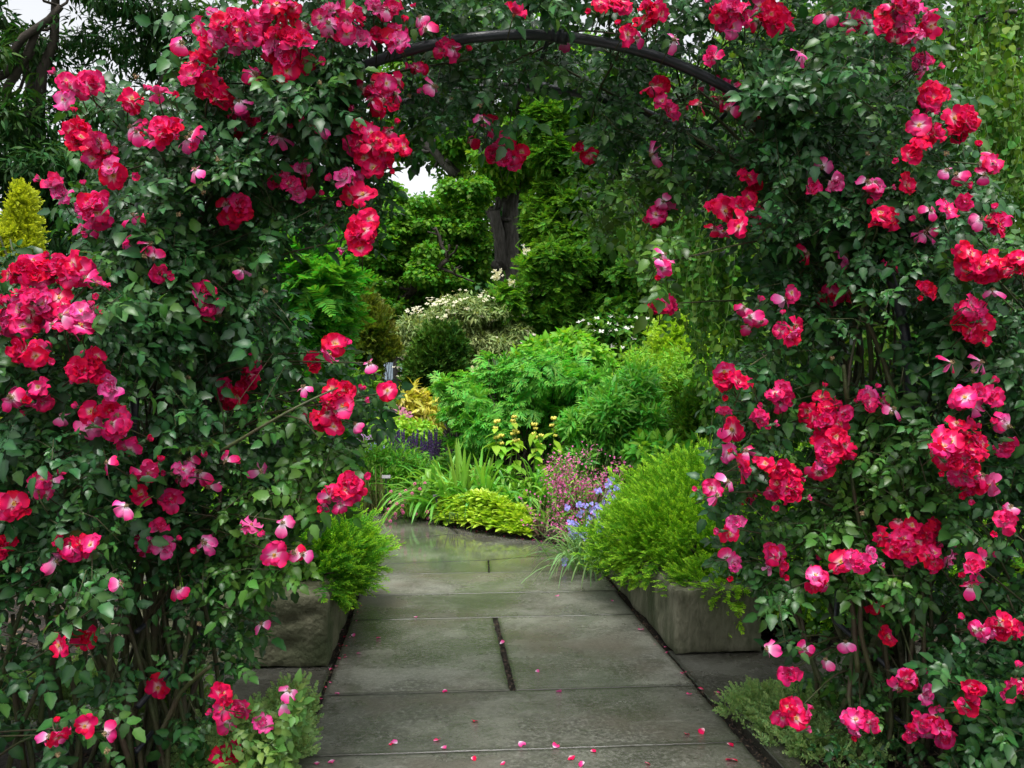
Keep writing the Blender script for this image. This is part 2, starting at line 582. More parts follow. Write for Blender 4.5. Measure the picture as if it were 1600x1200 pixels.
def needle_tmpl(n=12, ln=.34, w=.028, spread=58, seed=0, tipup=.25, taper=True, stem=.012, flat=False):
    """twig of length 1 with needles; A runs 0 at the base to 1 at the tip"""
    rg = np.random.default_rng(seed)
    sp = Soup()
    V, q, S, A = [], [], [], []
    for i in range(n * 2):
        y = (i // 2 + .5) / n
        sd = 1 if i % 2 else -1
        l = ln * (1 - .55 * y ** 2 if taper else 1) * rg.uniform(.8, 1.15)
        a = R_(spread * (1 - .45 * y)) * sd + rg.normal() * .12
        up = 0 if flat else rg.uniform(-.2, .75)
        d = np.array([math.sin(a), math.cos(a), up]); d /= np.linalg.norm(d)
        s_ = np.array([math.cos(a), -math.sin(a), rg.uniform(-.5, .5)]) * w
        p = np.array([0, y, tipup * y * y])
        k = len(V)
        V += [p - s_ * .6, p + s_ * .6, p + d * l * .6 + s_, p + d * l, p + d * l * .6 - s_]
        q += [k, k + 1, k + 2, k + 3, k + 4]; S.append(5)
        A += [y * .6, y * .6, y * .7 + .15, y * .7 + .3, y * .7 + .15]
    sp.raw(V, q, S, A)
    if stem:
        sp.tube([(0, 0, 0), (0, .5, tipup * .25), (0, 1, tipup)], [stem, stem * .8, stem * .3], 3)
    return Tmpl(sp)


YEW = [needle_tmpl(12, .30, .026, 60, s) for s in range(3)]
FROND = [needle_tmpl(9, .42, .055, 66, s, tipup=-.18, stem=.01, flat=True) for s in range(3)]     # feathery pinnate leaf
SCALE = [needle_tmpl(6, .45, .07, 44, s, tipup=.1, stem=0) for s in range(3)]                       # cypress-like spray


def cutleaf_tmpl(seed=0):
    """deeply cut palmate-pinnate leaf with pointed lobes"""
    rg = np.random.default_rng(seed)
    sp = Soup()
    lobe = []

    def lanc(p, a, l, w, drop):
        d = np.array([math.sin(a), math.cos(a)]); s_ = np.array([d[1], -d[0]])
        V, A = [], []
        for i, t_ in enumerate((0, .35, .7, 1)):
            hw = (.6, 1., .75, 0)[i] * w
            c = p + d * l * t_
            z = -drop * ((p[1] + d[1] * l * t_) ** 2) - .05 * t_
            V += [(c[0] - s_[0] * hw, c[1] - s_[1] * hw, z + .25 * hw), (c[0], c[1], z), (c[0] + s_[0] * hw, c[1] + s_[1] * hw, z + .25 * hw)]
            A += [0, 1, 0]
        q, S = [], []
        for i in range(3):
            for j in range(2):
                b = i * 3 + j
                q += [b, b + 1, b + 4, b + 3]; S.append(4)
        sp.raw(V, q, S, A)
    o = np.zeros(2)
    for a, l in ((0, 1.0), (-38, .82), (38, .82), (-78, .6), (78, .6)):
        a = R_(a + rg.normal() * 4); l *= rg.uniform(.9, 1.1)
        lanc(o, a, l, .075, .28)
        for f, s_ in ((.35, 1), (.42, -1), (.62, 1), (.68, -1)):
            p = np.array([math.sin(a), math.cos(a)]) * l * f
            lanc(p, a + s_ * R_(36), l * (.42 if f < .5 else .3), .045, .28)
    sp.tube([(0, -.5, .05), (0, -.2, .02), (0, 0, 0)], [.012, .01, .008], 3)
    return Tmpl(sp)


CUT = [cutleaf_tmpl(s) for s in range(3)]


# bloom templates --------------------------------------------------------
def petal(sp, az, elev, L_, W, cup, ruff, rg, z0=0.0, r0=.04, mat=0, notch=.08, nu=6, nv=6):
    u = np.linspace(-1, 1, nu + 1)
    v = np.linspace(0, 1, nv + 1)
    U, Vv = np.meshgrid(u, v)
    w = W * (.16 + .84 * np.sin(np.clip(Vv, 0, 1) * math.pi * .62) ** .8) * (1 - .45 * np.clip(Vv - .8, 0, 1) / .2 * .5)
    rlen = L_ * Vv * (1 - .16 * U ** 2 * Vv) - notch * L_ * np.exp(-(U / .3) ** 2) * Vv ** 6
    ph = rg.uniform(0, 6.28, 2)
    x = U * w
    y = r0 + rlen
    z = cup * L_ * Vv ** 1.7 + ruff * L_ * Vv ** 2.5 * np.sin(U * 3.6 + ph[0]) + ruff * .5 * L_ * Vv ** 3 * np.sin(U * 7.5 + ph[1]) + .22 * cup * L_ * U ** 2 * Vv - .25 * L_ * ruff * 2.2 * Vv ** 6
    c, s_ = math.cos(elev), math.sin(elev)
    y2 = y * c - z * s_
    z2 = y * s_ + z * c + z0
    a, b = math.cos(az), math.sin(az)
    X = x * a - y2 * b
    Y = x * b + y2 * a
    V = np.stack([X, Y, z2], -1).reshape(-1, 3)
    q = []
    for i in range(nv):
        for j in range(nu):
            k = i * (nu + 1) + j
            q += [k, k + 1, k + nu + 2, k + nu + 1]
    sp.raw(V, q, [4] * (nu * nv), Vv.ravel(), mat=mat)


def bloom_mesh(kind, seed):
    """kind open / half / spent; radius about 1; faces +Z"""
    rg = np.random.default_rng(seed)
    sp = Soup()
    if kind == 'open':
        a0 = rg.uniform(0, 6)
        for i in range(5):
            petal(sp, a0 + i * 1.2566 + rg.normal() * .13, R_(rg.uniform(-18, 26)), rg.uniform(.78, 1.15), rg.uniform(.50, .66), rg.uniform(.02, .2), rg.uniform(.09, .22), rg, notch=rg.uniform(.02, .14))
        for i in range(5):
            if rg.random() < .42:
                petal(sp, a0 + (i + .5) * 1.2566 + rg.normal() * .25, R_(rg.uniform(12, 55)), rg.uniform(.55, .88), rg.uniform(.34, .52), rg.uniform(.0, .2), rg.uniform(.12, .26), rg, z0=.03, notch=rg.uniform(.02, .14))
    elif kind == 'half':
        a0 = rg.uniform(0, 6)
        for i in range(5):
            petal(sp, a0 + i * 1.2566 + rg.normal() * .2, R_(rg.uniform(0, 50)), rg.uniform(.8, 1.12), rg.uniform(.46, .62), .2, rg.uniform(.12, .25), rg)
        for i in range(6):
            petal(sp, a0 + i * 1.05 + rg.normal() * .2, R_(rg.uniform(45, 78)), rg.uniform(.6, .8), rg.uniform(.36, .5), .1, rg.uniform(.1, .22), rg, z0=.03)
    else:
        for i in range(int(rg.integers(2, 5))):
            petal(sp, rg.uniform(0, 6.28), R_(rg.uniform(-65, 5)), rg.uniform(.85, 1.2), rg.uniform(.42, .6), -.12, rg.uniform(.06, .16), rg, notch=.04)
    return sp


def stamen_mesh(kind, seed):
    rg = np.random.default_rng(seed + 50)
    sp = Soup()
    if kind != 'spent':
        for i in range(26):
            a = rg.uniform(0, 6.28); r = rg.uniform(.05, .24)
            p = np.array([math.cos(a) * r, math.sin(a) * r, .10 + rg.uniform(.02, .12)])
            sp.tube([(p[0] * .3, p[1] * .3, .03), tuple(p)], [.008, .008], 3)
            sp.raw(p + np.array([[-.028, -.02, 0], [.028, -.02, .01], [.028, .02, 0], [-.028, .02, .01]]), [0, 1, 2, 3], [4], [1, 1, 1, 1])
    else:
        for i in range(40):
            d = nrm(rg.normal(size=3)); d[2] = abs(d[2])
            p = d * rg.uniform(.14, .24)
            sp.raw(p + rg.normal(size=(4, 3)) * .045, [0, 1, 2, 3], [4], [rg.uniform()] * 4)
    ang = np.arange(6) * math.pi / 3
    V = [(math.cos(a) * .13, math.sin(a) * .13, .06) for a in ang] + [(math.cos(a) * .10, math.sin(a) * .10, -.16) for a in ang] + [(0, 0, .1), (0, 0, -.22)]
    q, S = [], []
    for i in range(6):
        j = (i + 1) % 6
        q += [i, j, j + 6, i + 6][::-1]; S.append(4)
        q += [i, j, 12]; S.append(3)
        q += [j + 6, i + 6, 13]; S.append(3)
    sp.raw(V, q, S, [0.3] * 14)
    return sp


BLOOM, STAM = {}, {}
for kind, cnt in (('open', 5), ('half', 4), ('spent', 6)):
    for i in range(cnt):
        for mt in ('red', 'rose', 'pink'):
            me = bloom_mesh(kind, i * 7 + len(kind)).mesh('petals')
            me.materials.append(M[mt])
            BLOOM[kind, mt, i] = me
        me = stamen_mesh(kind, i).mesh('stamens')
        me.materials.append(M['hip' if kind == 'spent' else 'stamen'])
        STAM[kind, i] = me
NB = {'open': 5, 'half': 4, 'spent': 6}


# ------------------------------------------------------------------ orientation helpers
def basis(d, n):
    d = nrm(d)
    x = nrm(np.cross(d, n))
    n2 = np.cross(x, d)
    return np.stack([x, d, n2], -1)


def rand_dirs(k):
    return nrm(rng.normal(size=(k, 3)))


def grow(blobs, n, surf=.55, cut=0.0, nf=3.0):
    """points in a set of ellipsoids (cx,cy,cz,rx,ry,rz), biased to the surface; returns points and outward directions"""
    B = np.array(blobs, float)
    w = B[:, 3] * B[:, 4] + B[:, 3] * B[:, 5] + B[:, 4] * B[:, 5]
    idx = rng.choice(len(B), n, p=w / w.sum())
    d = rand_dirs(n)
    r = 1 - surf * rng.uniform(0, 1, n) ** 1.6
    b = B[idx]
    p = b[:, :3] + d * b[:, 3:] * r[:, None] * (1 + .20 * pnoise(d * 2.6 + b[:, :3] * 3.1, 2.5))[:, None]
    keep = np.ones(n, bool)
    if cut > -2:
        keep &= pnoise(p, nf) > cut - 1
    return p[keep], nrm(d * b[:, 3:])[keep]


def leaves(sp, tm, p, out, size, up=.8, outw=.5, droop=.3, rnd=.5, c=None, sv=.3, mat=0):
    """leaf templates at p: leaf axis runs outwards and a little down, its face looks up and out"""
    k = len(p)
    d = out * 1.0 + rand_dirs(k) * .9 + np.array([0, 0, -droop])
    n = out * outw + np.array([0, 0, up]) + rand_dirs(k) * rnd
    s_ = size * rng.uniform(1 - sv, 1 + sv, k)
    tms = tm if isinstance(tm, list) else [tm]
    which = rng.integers(0, len(tms), k)
    Rm = basis(d, n)
    cc = np.zeros(k) if c is None else np.broadcast_to(c, (k,))
    for i, t_ in enumerate(tms):
        s0 = which == i
        sp.inst(t_, p[s0], Rm[s0], s_[s0], cc[s0], mat)


def branch(sp, a, b, r0, r1, wob=.08, seg=7, sides=7, mat=0):
    a = np.array(a, float); b = np.array(b, float)
    t = np.linspace(0, 1, seg)[:, None]
    L_ = np.linalg.norm(b - a)
    w = rng.normal(size=(seg, 3)) * wob * L_ * np.sin(t * math.pi)
    pts = a + (b - a) * t + w
    sp.tube(pts, np.linspace(r0, r1, seg), sides, mat)
    return pts


def clampground(p, z=.02):
    p[:, 2] = np.maximum(p[:, 2], z)
    return p


def clear(p):
    """False where a crown would hide the grey trunk or the shed: those trees are open there"""
    a = PX(p)
    z1 = (a[:, 0] > 766) & (a[:, 0] < 818) & (a[:, 1] > 318) & (a[:, 1] < 446) & (p[:, 1] < 23.6) & (p[:, 1] > 12)
    z2 = (a[:, 0] > 594) & (a[:, 0] < 640) & (a[:, 1] > 558) & (a[:, 1] < 612) & (p[:, 1] < 27.5) & (p[:, 1] > 10)
    z3 = (a[:, 0] > 560) & (a[:, 0] < 745) & (a[:, 1] > 245) & (a[:, 1] < 320) & (p[:, 1] > 12) & (rng.random(len(p)) < .45)
    return ~(z1 | z2 | z3)


def cblobs(spec, Y):
    """ellipsoids from picture sizes at depth Y: (px, py, rpx, rpy, dY, rY)"""
    out = []
    for px, py, rx, ry, dy, ryw in spec:
        c = P(px, py, Y + dy)
        k = (Y + dy) / F
        out.append((c[0], c[1], c[2], rx * k, ryw, ry * k))
    return out


def clumpify(blobs, m, f=.42, flat=.62):
    out = []
    for b in blobs:
        b = np.array(b, float)
        out.append(tuple(b[:3]) + tuple(b[3:] * .62))
        for d in rand_dirs(m):
            if d[1] > .5 and rng.random() < .7:
                d[1] *= -1
            r = b[3:] * f * rng.uniform(.6, 1.25)
            r[2] *= flat
            r[1] = max(r[1], r[0] * .7)
            out.append(tuple(b[:3] + d * b[3:] * rng.uniform(.6, .95)) + tuple(r))
    return out


def make_tree(name, label, cat, base, trunk_pts, r0, blobs, n, tm, size, mat, bark='bark', limbs=None, surf=.6, cut=.1, nf=1.5, extra=None, group=None, up=.8, droop=.3, c=None, sv=.3, outw=.5, clump=0):
    root = thing(name, base, label, cat, group)
    tp = Soup()
    trunk_pts = np.array(trunk_pts, float)
    tp.tube(trunk_pts, np.linspace(r0, r0 * .45, len(trunk_pts)), 10)
    tr = tp.build('trunk', M[bark], root)
    lp = Soup()
    lbark = 'twig' if 'oak' in name or 'maple' in name else bark
    if limbs is None:
        limbs = []
        for b in blobs:
            j = int(np.clip(np.argmin(np.abs(trunk_pts[:, 2] - (b[2] - b[5]))), 0, len(trunk_pts) - 1))
            limbs.append((trunk_pts[j], b[:3], r0 * .35, r0 * .06))
    for a, b, ra, rb in limbs:
        pts = branch(lp, a, b, ra, rb, .028)
        for q in range(3):
            s_ = pts[rng.integers(2, len(pts))]
            e = s_ + rand_dirs(1)[0] * np.linalg.norm(pts[-1] - pts[0]) * .35 + np.array([0, 0, .1])
            branch(lp, s_, e, ra * .3, rb * .5, .08, 5, 4)
    if limbs:
        lp.build('limbs', M[lbark], root)
    sp = Soup()
    p, o = grow(clumpify(blobs, clump) if clump else blobs, n, surf, cut, nf)
    kk_ = clear(p)
    p, o = p[kk_], o[kk_]
    cc = np.clip(.5 * pnoise(p, 1.3) + .1, 0, 1) if c is None else c
    leaves(sp, tm, p, o, size, up=up, droop=droop, c=cc, sv=sv, outw=outw)
    sp.build('crown', mat, root)
    if extra:
        extra(root, blobs)
    return root


def make_shrub(name, label, cat, base, blobs, n, tm, size, mat, surf=.5, cut=.15, nf=4, stems=8, group=None, up=.8, droop=.1, outw=.6, c=None, extra=None, sv=.3, rnd=.5, stem_r=.01, clump=0):
    root = thing(name, base, label, cat, group)
    sp = Soup()
    p, o = grow(clumpify(blobs, clump, .45, .8) if clump else blobs, n, surf, cut, nf)
    k = (p[:, 2] > .015) & clear(p)
    p, o = p[k], o[k]
    cc = np.clip(.6 * pnoise(p, nf * .6) + .1, 0, 1) if c is None else c
    leaves(sp, tm, p, o, size, up=up, droop=droop, outw=outw, c=cc, sv=sv, rnd=rnd)
    if stems:
        st = Soup()
        for b in blobs:
            for i in range(stems):
                d = rand_dirs(1)[0]; d[2] = abs(d[2])
                e = np.array(b[:3]) + d * np.array(b[3:]) * .8
                branch(st, np.array(base) + rng.normal(size=3) * np.array([.06, .06, 0]), e, stem_r, stem_r * .3, .05, 5, 4)
        st.build('stems', M['twig'], root)
    sp.build('foliage', mat, root)
    if extra:
        extra(root, blobs)
    return root

# ================================================================== THE SETTING
M['slab'] = slabmat('slab')
M['soil'] = roughmat('soil', (.014, .012, .009), (.040, .033, .025), 22, .95, 1.0, 60, dist=.03, spec=.3)
M['lawn'] = roughmat('lawn', (.020, .040, .012), (.035, .070, .018), 9, .95, .6, 50, c3=(.02, .018, .012), c3scale=.5)
M['block'] = roughmat('block', (.080, .084, .044), (.190, .185, .115), 7, .85, 1.0, 26, c3=(.048, .062, .024), c3scale=3.2, dist=.03)
M['chip'] = leafmat('chip', (.035, .024, .016), (.12, .075, .045), rough=.9, trans=0, var=.6)


def slab(sp, poly, c, top=0.0, edge=.006):
    poly = np.array(poly, float)
    n = len(poly)

    def inset(d):
        out = []
        for i in range(n):
            a, b, e = poly[i - 1], poly[i], poly[(i + 1) % n]
            d1 = (b - a) / np.linalg.norm(b - a); d2 = (e - b) / np.linalg.norm(e - b)
            n1 = np.array([-d1[1], d1[0]]); n2 = np.array([-d2[1], d2[0]])
            m_ = (n1 + n2) / (1 + n1 @ n2)
            out.append(b + m_ * d)
        return np.array(out)
    rings = []
    # subdivide the outline so edges can be chipped
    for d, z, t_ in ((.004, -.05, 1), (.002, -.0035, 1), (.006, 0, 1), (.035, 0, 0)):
        q = inset(d)
        pts = []
        for i in range(n):
            a, b = q[i], q[(i + 1) % n]
            m_ = 24
            for k in range(m_):
                pts.append(a + (b - a) * k / m_)
        pts = np.array(pts)
        rings.append((pts, z, t_))
    m_ = len(rings[0][0])
    jit = rng.normal(size=(m_, 2)) * .0012
    V, A = [], []
    for pts, z, t_ in rings:
        pj = pts + (jit if z > -.02 and t_ > 0 else 0) * 1.5 + (jit if z < -.02 else 0)
        V += [(x, y, top + z) for x, y in pj]; A += [t_] * m_
    q, S = [], []
    for r in range(3):
        for j in range(m_):
            k = (j + 1) % m_
            q += [r * m_ + j, r * m_ + k, (r + 1) * m_ + k, (r + 1) * m_ + j]; S.append(4)
    q += [3 * m_ + j for j in range(m_)]; S.append(m_)
    sp.raw(V, q, S, A, c)


def rect(x0, x1, y0, y1):
    return [(x0, y0), (x1, y0), (x1, y1), (x0, y1)]


sp = Soup()
slab(sp, rect(-.56, 1.27, 1.2, 2.30), .42)
slab(sp, rect(-.56, 1.27, 2.306, 3.661), .38)
slab(sp, rect(-.55, 1.272, 3.667, 4.373), .36)
slab(sp, rect(-.552, .351, 4.38, 5.75), .70)
slab(sp, rect(.376, 1.275, 4.38, 5.75), .95)
slab(sp, rect(-.56, 1.28, 5.756, 6.420), .5)
slab(sp, rect(-.57, 1.30, 6.427, 7.119), .75)
slab(sp, [(-1.2, 7.125), (.40, 7.125), (.42, 7.62), (-1.2, 7.45)], .5)
slab(sp, [(.405, 7.125), (1.6, 7.125), (1.6, 7.98), (.425, 7.62)], .45)
slab(sp, [(-1.2, 7.455), (.42, 7.625), (1.6, 7.985), (1.6, 8.60), (.2, 9.0), (-1.2, 8.3)], .42)
slab(sp, [(-3.6, 7.1), (-1.205, 7.1), (-1.205, 8.3), (-3.6, 8.6)], .6)
slab(sp, [(-3.6, 8.605), (-1.2, 8.305), (.195, 9.005), (-.2, 11.2), (-3.6, 11.6)], .4)
slab(sp, [(.2, 9.005), (1.6, 8.605), (1.6, 10.5), (-.195, 11.2)], .42)
slab(sp, rect(-1.9, -.565, 4.1, 4.86), .25)
slab(sp, rect(-3.4, -1.905, 4.1, 4.86), .15)
slab(sp, rect(1.285, 2.45, 4.13, 4.95), .0)
slab(sp, rect(2.455, 3.9, 4.13, 4.95), .0)
tag(sp.build('path', M['slab'], smooth=False), kind='structure')

# the joints and the earth beneath, then the beds
sp = Soup()
g = 200.0
sp.raw([(-g, -40, -.06), (g, -40, -.06), (g, g, -.06), (-g, g, -.06)], [0, 1, 2, 3], [4])
tag(sp.build('ground', M['lawn']), kind='structure')
sp = Soup()
sp.raw([(-4.4, .8, -.026), (4.4, .8, -.026), (4.4, 12.2, -.026), (-4.4, 12.2, -.026)], [0, 1, 2, 3], [4])
tag(sp.build('joint_soil', M['soil']), kind='structure')

BED_EDGE = np.array([(-6, 12.2), (-2.5, 11.3), (-.95, 10.6), (-.33, 10.3), (.1, 9.55), (.66, 8.85), (1.16, 8.3), (1.34, 7.6), (1.33, 6.9), (1.36, 6.2)])


def bedz(x, y):
    return .03 + .02 * np.sin(x * 3.1) * np.sin(y * 2.3) + .012 * np.sin(x * 11 + y * 7)


def bed_sheet(name, edge, far, steps=40, label=None):
    """strip of earth between an edge polyline and a far polyline"""
    sp = Soup()
    e = np.array(edge, float); f = np.array(far, float)

    def res(a, n):
        t = np.concatenate([[0], np.cumsum(np.linalg.norm(np.diff(a, axis=0), axis=1))])
        s_ = np.linspace(0, t[-1], n)
        return np.stack([np.interp(s_, t, a[:, 0]), np.interp(s_, t, a[:, 1])], -1)
    n = 90
    e = res(e, n); f = res(f, n)
    u = np.concatenate([[0, 0, .004], np.linspace(.01, 1, steps)])
    V = []
    for k, w in enumerate(u):
        p = e + (f - e) * w
        z = bedz(p[:, 0], p[:, 1]) * min(1, .25 + w * 20) + (0 if k else -.06)
        if k > 0:
            p = p + rng.normal(size=p.shape) * .006
        V.append(np.column_stack([p, z + rng.normal(size=n) * .004]))
    V = np.concatenate(V)
    q = []
    for i in range(len(u) - 1):
        for j in range(n - 1):
            a = i * n + j
            q += [a, a + 1, a + n + 1, a + n]
    sp.raw(V, q, [4] * (len(q) // 4))
    return tag(sp.build(name, M['soil']), kind='structure')


bed_sheet('flower_bed', BED_EDGE, [(-9, 42), (0, 42), (9, 42), (12, 30), (10, 12), (7, 6.2)])
bed_sheet('rose_bed', [(1.425, .9), (1.425, 4.02)], [(4.2, .9), (4.2, 4.02)], 20)
bed_sheet('rose_bed', [(-.66, 4.0), (-.66, .9)], [(-4.2, 4.0), (-4.2, .9)], 20)
bed_sheet('side_bed', [(-1.6, 4.9), (-4.4, 4.9)], [(-1.6, 6.9), (-4.4, 6.9)], 20)
bed_sheet('side_bed', [(2.05, 4.98), (6.4, 4.98)], [(2.05, 6.6), (6.4, 6.6)], 20)

sp = Soup()
slab(sp, rect(1.315, 1.42, .9, 4.02), .1, .028)
slab(sp, rect(1.315, 3.9, 4.025, 4.12), .1, .028)
slab(sp, rect(-.655, -.57, .9, 3.99), .2, .012)
slab(sp, rect(-3.4, -.57, 3.995, 4.09), .2, .012)
tag(sp.build('kerb', M['slab'], smooth=False), kind='structure')

# chips of bark on all the beds
sp = Soup()


def chips(k, x0, x1, y0, y1, z, sz, seedc=None):
    p = np.column_stack([rng.uniform(x0, x1, k), rng.uniform(y0, y1, k), np.zeros(k)])
    p[:, 2] = z + rng.uniform(0, .012, k)
    d = rand_dirs(k) * np.array([1, 1, .25])
    n = rand_dirs(k) * .5 + np.array([0, 0, 1])
    Rm = basis(d, n)
    s_ = np.column_stack([rng.uniform(.25, .7, k), rng.uniform(.7, 1.6, k), np.ones(k)]) * sz
    T = Soup(); T.raw([(-.5, 0, 0), (.5, .1, .12), (.35, 1, 0), (-.4, .8, .1)], [0, 1, 2, 3], [4], [.2, .8, .5, .1])
    sp.inst(Tmpl(T), p, Rm, s_)


chips(5200, 1.44, 3.6, 1.6, 4.0, .035, .022)
chips(5200, -3.4, -.68, 1.6, 3.98, .035, .022)
chips(1600, -3.5, -1.62, 4.92, 6.4, .04, .03)
chips(900, 1.80, 3.4, 4.86, 5.4, .04, .025)
chips(700, -.61, -.545, 3.0, 7.1, -.012, .012)
chips(700, 1.27, 1.325, 3.0, 7.1, -.012, .012)
chips(120, .35, .378, 4.4, 5.74, -.012, .012)
e = BED_EDGE[(rng.uniform(1.2, 8, 4200)).astype(int)]
k = 4200
ii = rng.uniform(1, 7.6, k)
i0 = ii.astype(int)
pe = BED_EDGE[i0] + (BED_EDGE[i0 + 1] - BED_EDGE[i0]) * (ii - i0)[:, None]
off = np.abs(rng.normal(size=k)) * .22
tn = nrm(BED_EDGE[i0 + 1] - BED_EDGE[i0])
pe = pe + np.column_stack([-tn[:, 1], tn[:, 0]]) * (off - .03)[:, None]
T = Soup(); T.raw([(-.5, 0, 0), (.5, .1, .12), (.35, 1, 0), (-.4, .8, .1)], [0, 1, 2, 3], [4], [.2, .8, .5, .1])
sp.inst(Tmpl(T), np.column_stack([pe, np.full(k, .035)]), basis(rand_dirs(k) * np.array([1, 1, .25]), rand_dirs(k) * .5 + np.array([0, 0, 1])),
        np.column_stack([rng.uniform(.25, .7, k), rng.uniform(.7, 1.6, k), np.ones(k)]) * .03)
tag(sp.build('mulch', M['chip'], smooth=False), 'dark bark mulch scattered over the flower beds', 'mulch', kind='stuff')


# ------------------------------------------------------------------ stone blocks that edge the raised beds
M['block_streaked'] = roughmat('block_streaked', (.060, .062, .034), (.21, .205, .14), 5, .8, .8, 20, c3=(.045, .058, .024), c3scale=2.2, dist=.02, stretch=(2.2, 2.2, .9))


def stone_block(label, x0, x1, y0, y1, h, pits, seed):
    res = .022
    V = []
    sp = Soup()

    def face(o, u, v, nu, nv):
        a = []
        for i in range(nv + 1):
            for j in range(nu + 1):
                a.append(np.array(o) + np.array(u) * j / nu + np.array(v) * i / nv)
        a = np.array(a)
        q = []
        for i in range(nv):
            for j in range(nu):
                k = i * (nu + 1) + j
                q += [k, k + 1, k + nu + 2, k + nu + 1]
        # rough: displacement keyed on position so faces meet
        out = np.empty_like(a)
        c = np.array([(x0 + x1) / 2, (y0 + y1) / 2, h / 2])
        hs = np.array([(x1 - x0) / 2, (y1 - y0) / 2, h / 2])
        for i, p in enumerate(a):
            s_ = Vector((p[0] * 4 + seed, p[1] * 4, p[2] * 4))
            n1 = mnoise.noise(s_) * .012 + mnoise.noise(s_ * 3.3) * .007 + mnoise.noise(s_ * 9) * .004
            r = (p - c) / hs
            m_ = np.sign(r) * (np.abs(r) > .999)
            d = nrm(m_)
            k_ = (np.abs(r) > .999).sum()
            dep = n1 - (.012 if k_ > 1 else 0)
            if pits and r[1] < -.99:
                for (ax, az, ar) in pits:
                    q_ = ((p[0] - ax) / ar) ** 2 + ((p[2] - az) / (ar * .55)) ** 2
                    dep -= .055 * math.exp(-q_ * 1.6)
            out[i] = p + d * dep
        sp.raw(out, q, [4] * (len(q) // 4))
    X, Y, Z = x1 - x0, y1 - y0, h
    nx, ny, nz = max(2, int(X / res)), max(2, int(Y / res / 1.6)), max(2, int(Z / res))
    face((x0, y0, 0), (X, 0, 0), (0, 0, Z), nx, nz)
    face((x1, y0, 0), (0, Y, 0), (0, 0, Z), ny, nz)
    face((x1, y1, 0), (-X, 0, 0), (0, 0, Z), nx, nz)
    face((x0, y1, 0), (0, -Y, 0), (0, 0, Z), ny, nz)
    face((x0, y0, Z), (X, 0, 0), (0, Y, 0), nx, ny)
    return tag(sp.build('stone_block', M['block' if pits else 'block_streaked'], loc=((x0 + x1) / 2, y0, 0)), label, 'stone block')


stone_block('rough pitted sandstone block with hollowed front, below the small yew left of the path', -1.62, -.578, 4.80, 6.9, .385,
            [(-.95, .22, .09), (-.78, .25, .05), (-1.05, .12, .10), (-.80, .12, .07), (-.68, .29, .04), (-1.2, .25, .08)], 3.1)
stone_block('water-streaked squared stone block under the large yew mound right of the path', 1.302, 1.80, 4.86, 6.85, .365, None, 8.4)

# ------------------------------------------------------------------ the metal rose arch
HOOP = dict(cx=float(P(838, 600, 3.33)[0]), a=1.456, b=1.335, zs=1.47)


def hoop_pts(Y, cx):
    pts = [(cx - HOOP['a'], Y, z) for z in np.linspace(-.05, HOOP['zs'], 8)]
    pts += [(cx - HOOP['a'] * math.cos(t_), Y, HOOP['zs'] + HOOP['b'] * math.sin(t_)) for t_ in np.linspace(.05, math.pi - .05, 46)]
    pts += [(cx + HOOP['a'], Y, z) for z in np.linspace(HOOP['zs'], -.05, 8)]
    return np.array(pts)


YF, YR = 3.33, 3.92
arch = thing('rose_arch', (HOOP['cx'], YF, 0), 'dark round-topped metal arch over the path carrying the red climbing roses', 'garden arch')
for Y in (YF, YR):
    sp = Soup()
    sp.tube(hoop_pts(Y, HOOP['cx']), .0195, 14)
    hp = sp.build('hoop', M['iron'], arch)
    cs = Soup()
    ax = float(P(868, 600, YF)[0])
    ang = math.acos((HOOP['cx'] - ax) / HOOP['a'])
    for da, r in ((-.0, .024), (.018, .027)):
        a0 = ang + da
        p0 = np.array([HOOP['cx'] - HOOP['a'] * math.cos(a0 - .012), Y, HOOP['zs'] + HOOP['b'] * math.sin(a0 - .012)])
        p1 = np.array([HOOP['cx'] - HOOP['a'] * math.cos(a0 + .012), Y, HOOP['zs'] + HOOP['b'] * math.sin(a0 + .012)])
        cs.tube([p0, p1], r, 12)
    cs.build('collar', M['iron'], hp)
hpts = hoop_pts(YF, HOOP['cx'])
for i in (1, 3, 5, 7, 14, 22, 31, 39, 46, 54, 56, 58, 60):
    p = hpts[i]
    sp = Soup()
    sp.tube([p + (0, .02, 0), p + (0, YR - YF - .02, 0)], .009, 8)
    sp.build('crossbar', M['iron'], arch)
for sx, i in ((1, 2), (-1, -3)):
    p = hpts[i]
    sp = Soup()
    sp.tube([p + (sx * .01, 0, -.05), p + (sx * .16, .3, .12), p + (sx * .02, YR - YF, .26)], .011, 8)
    sp.build('brace', M['iron'], arch)

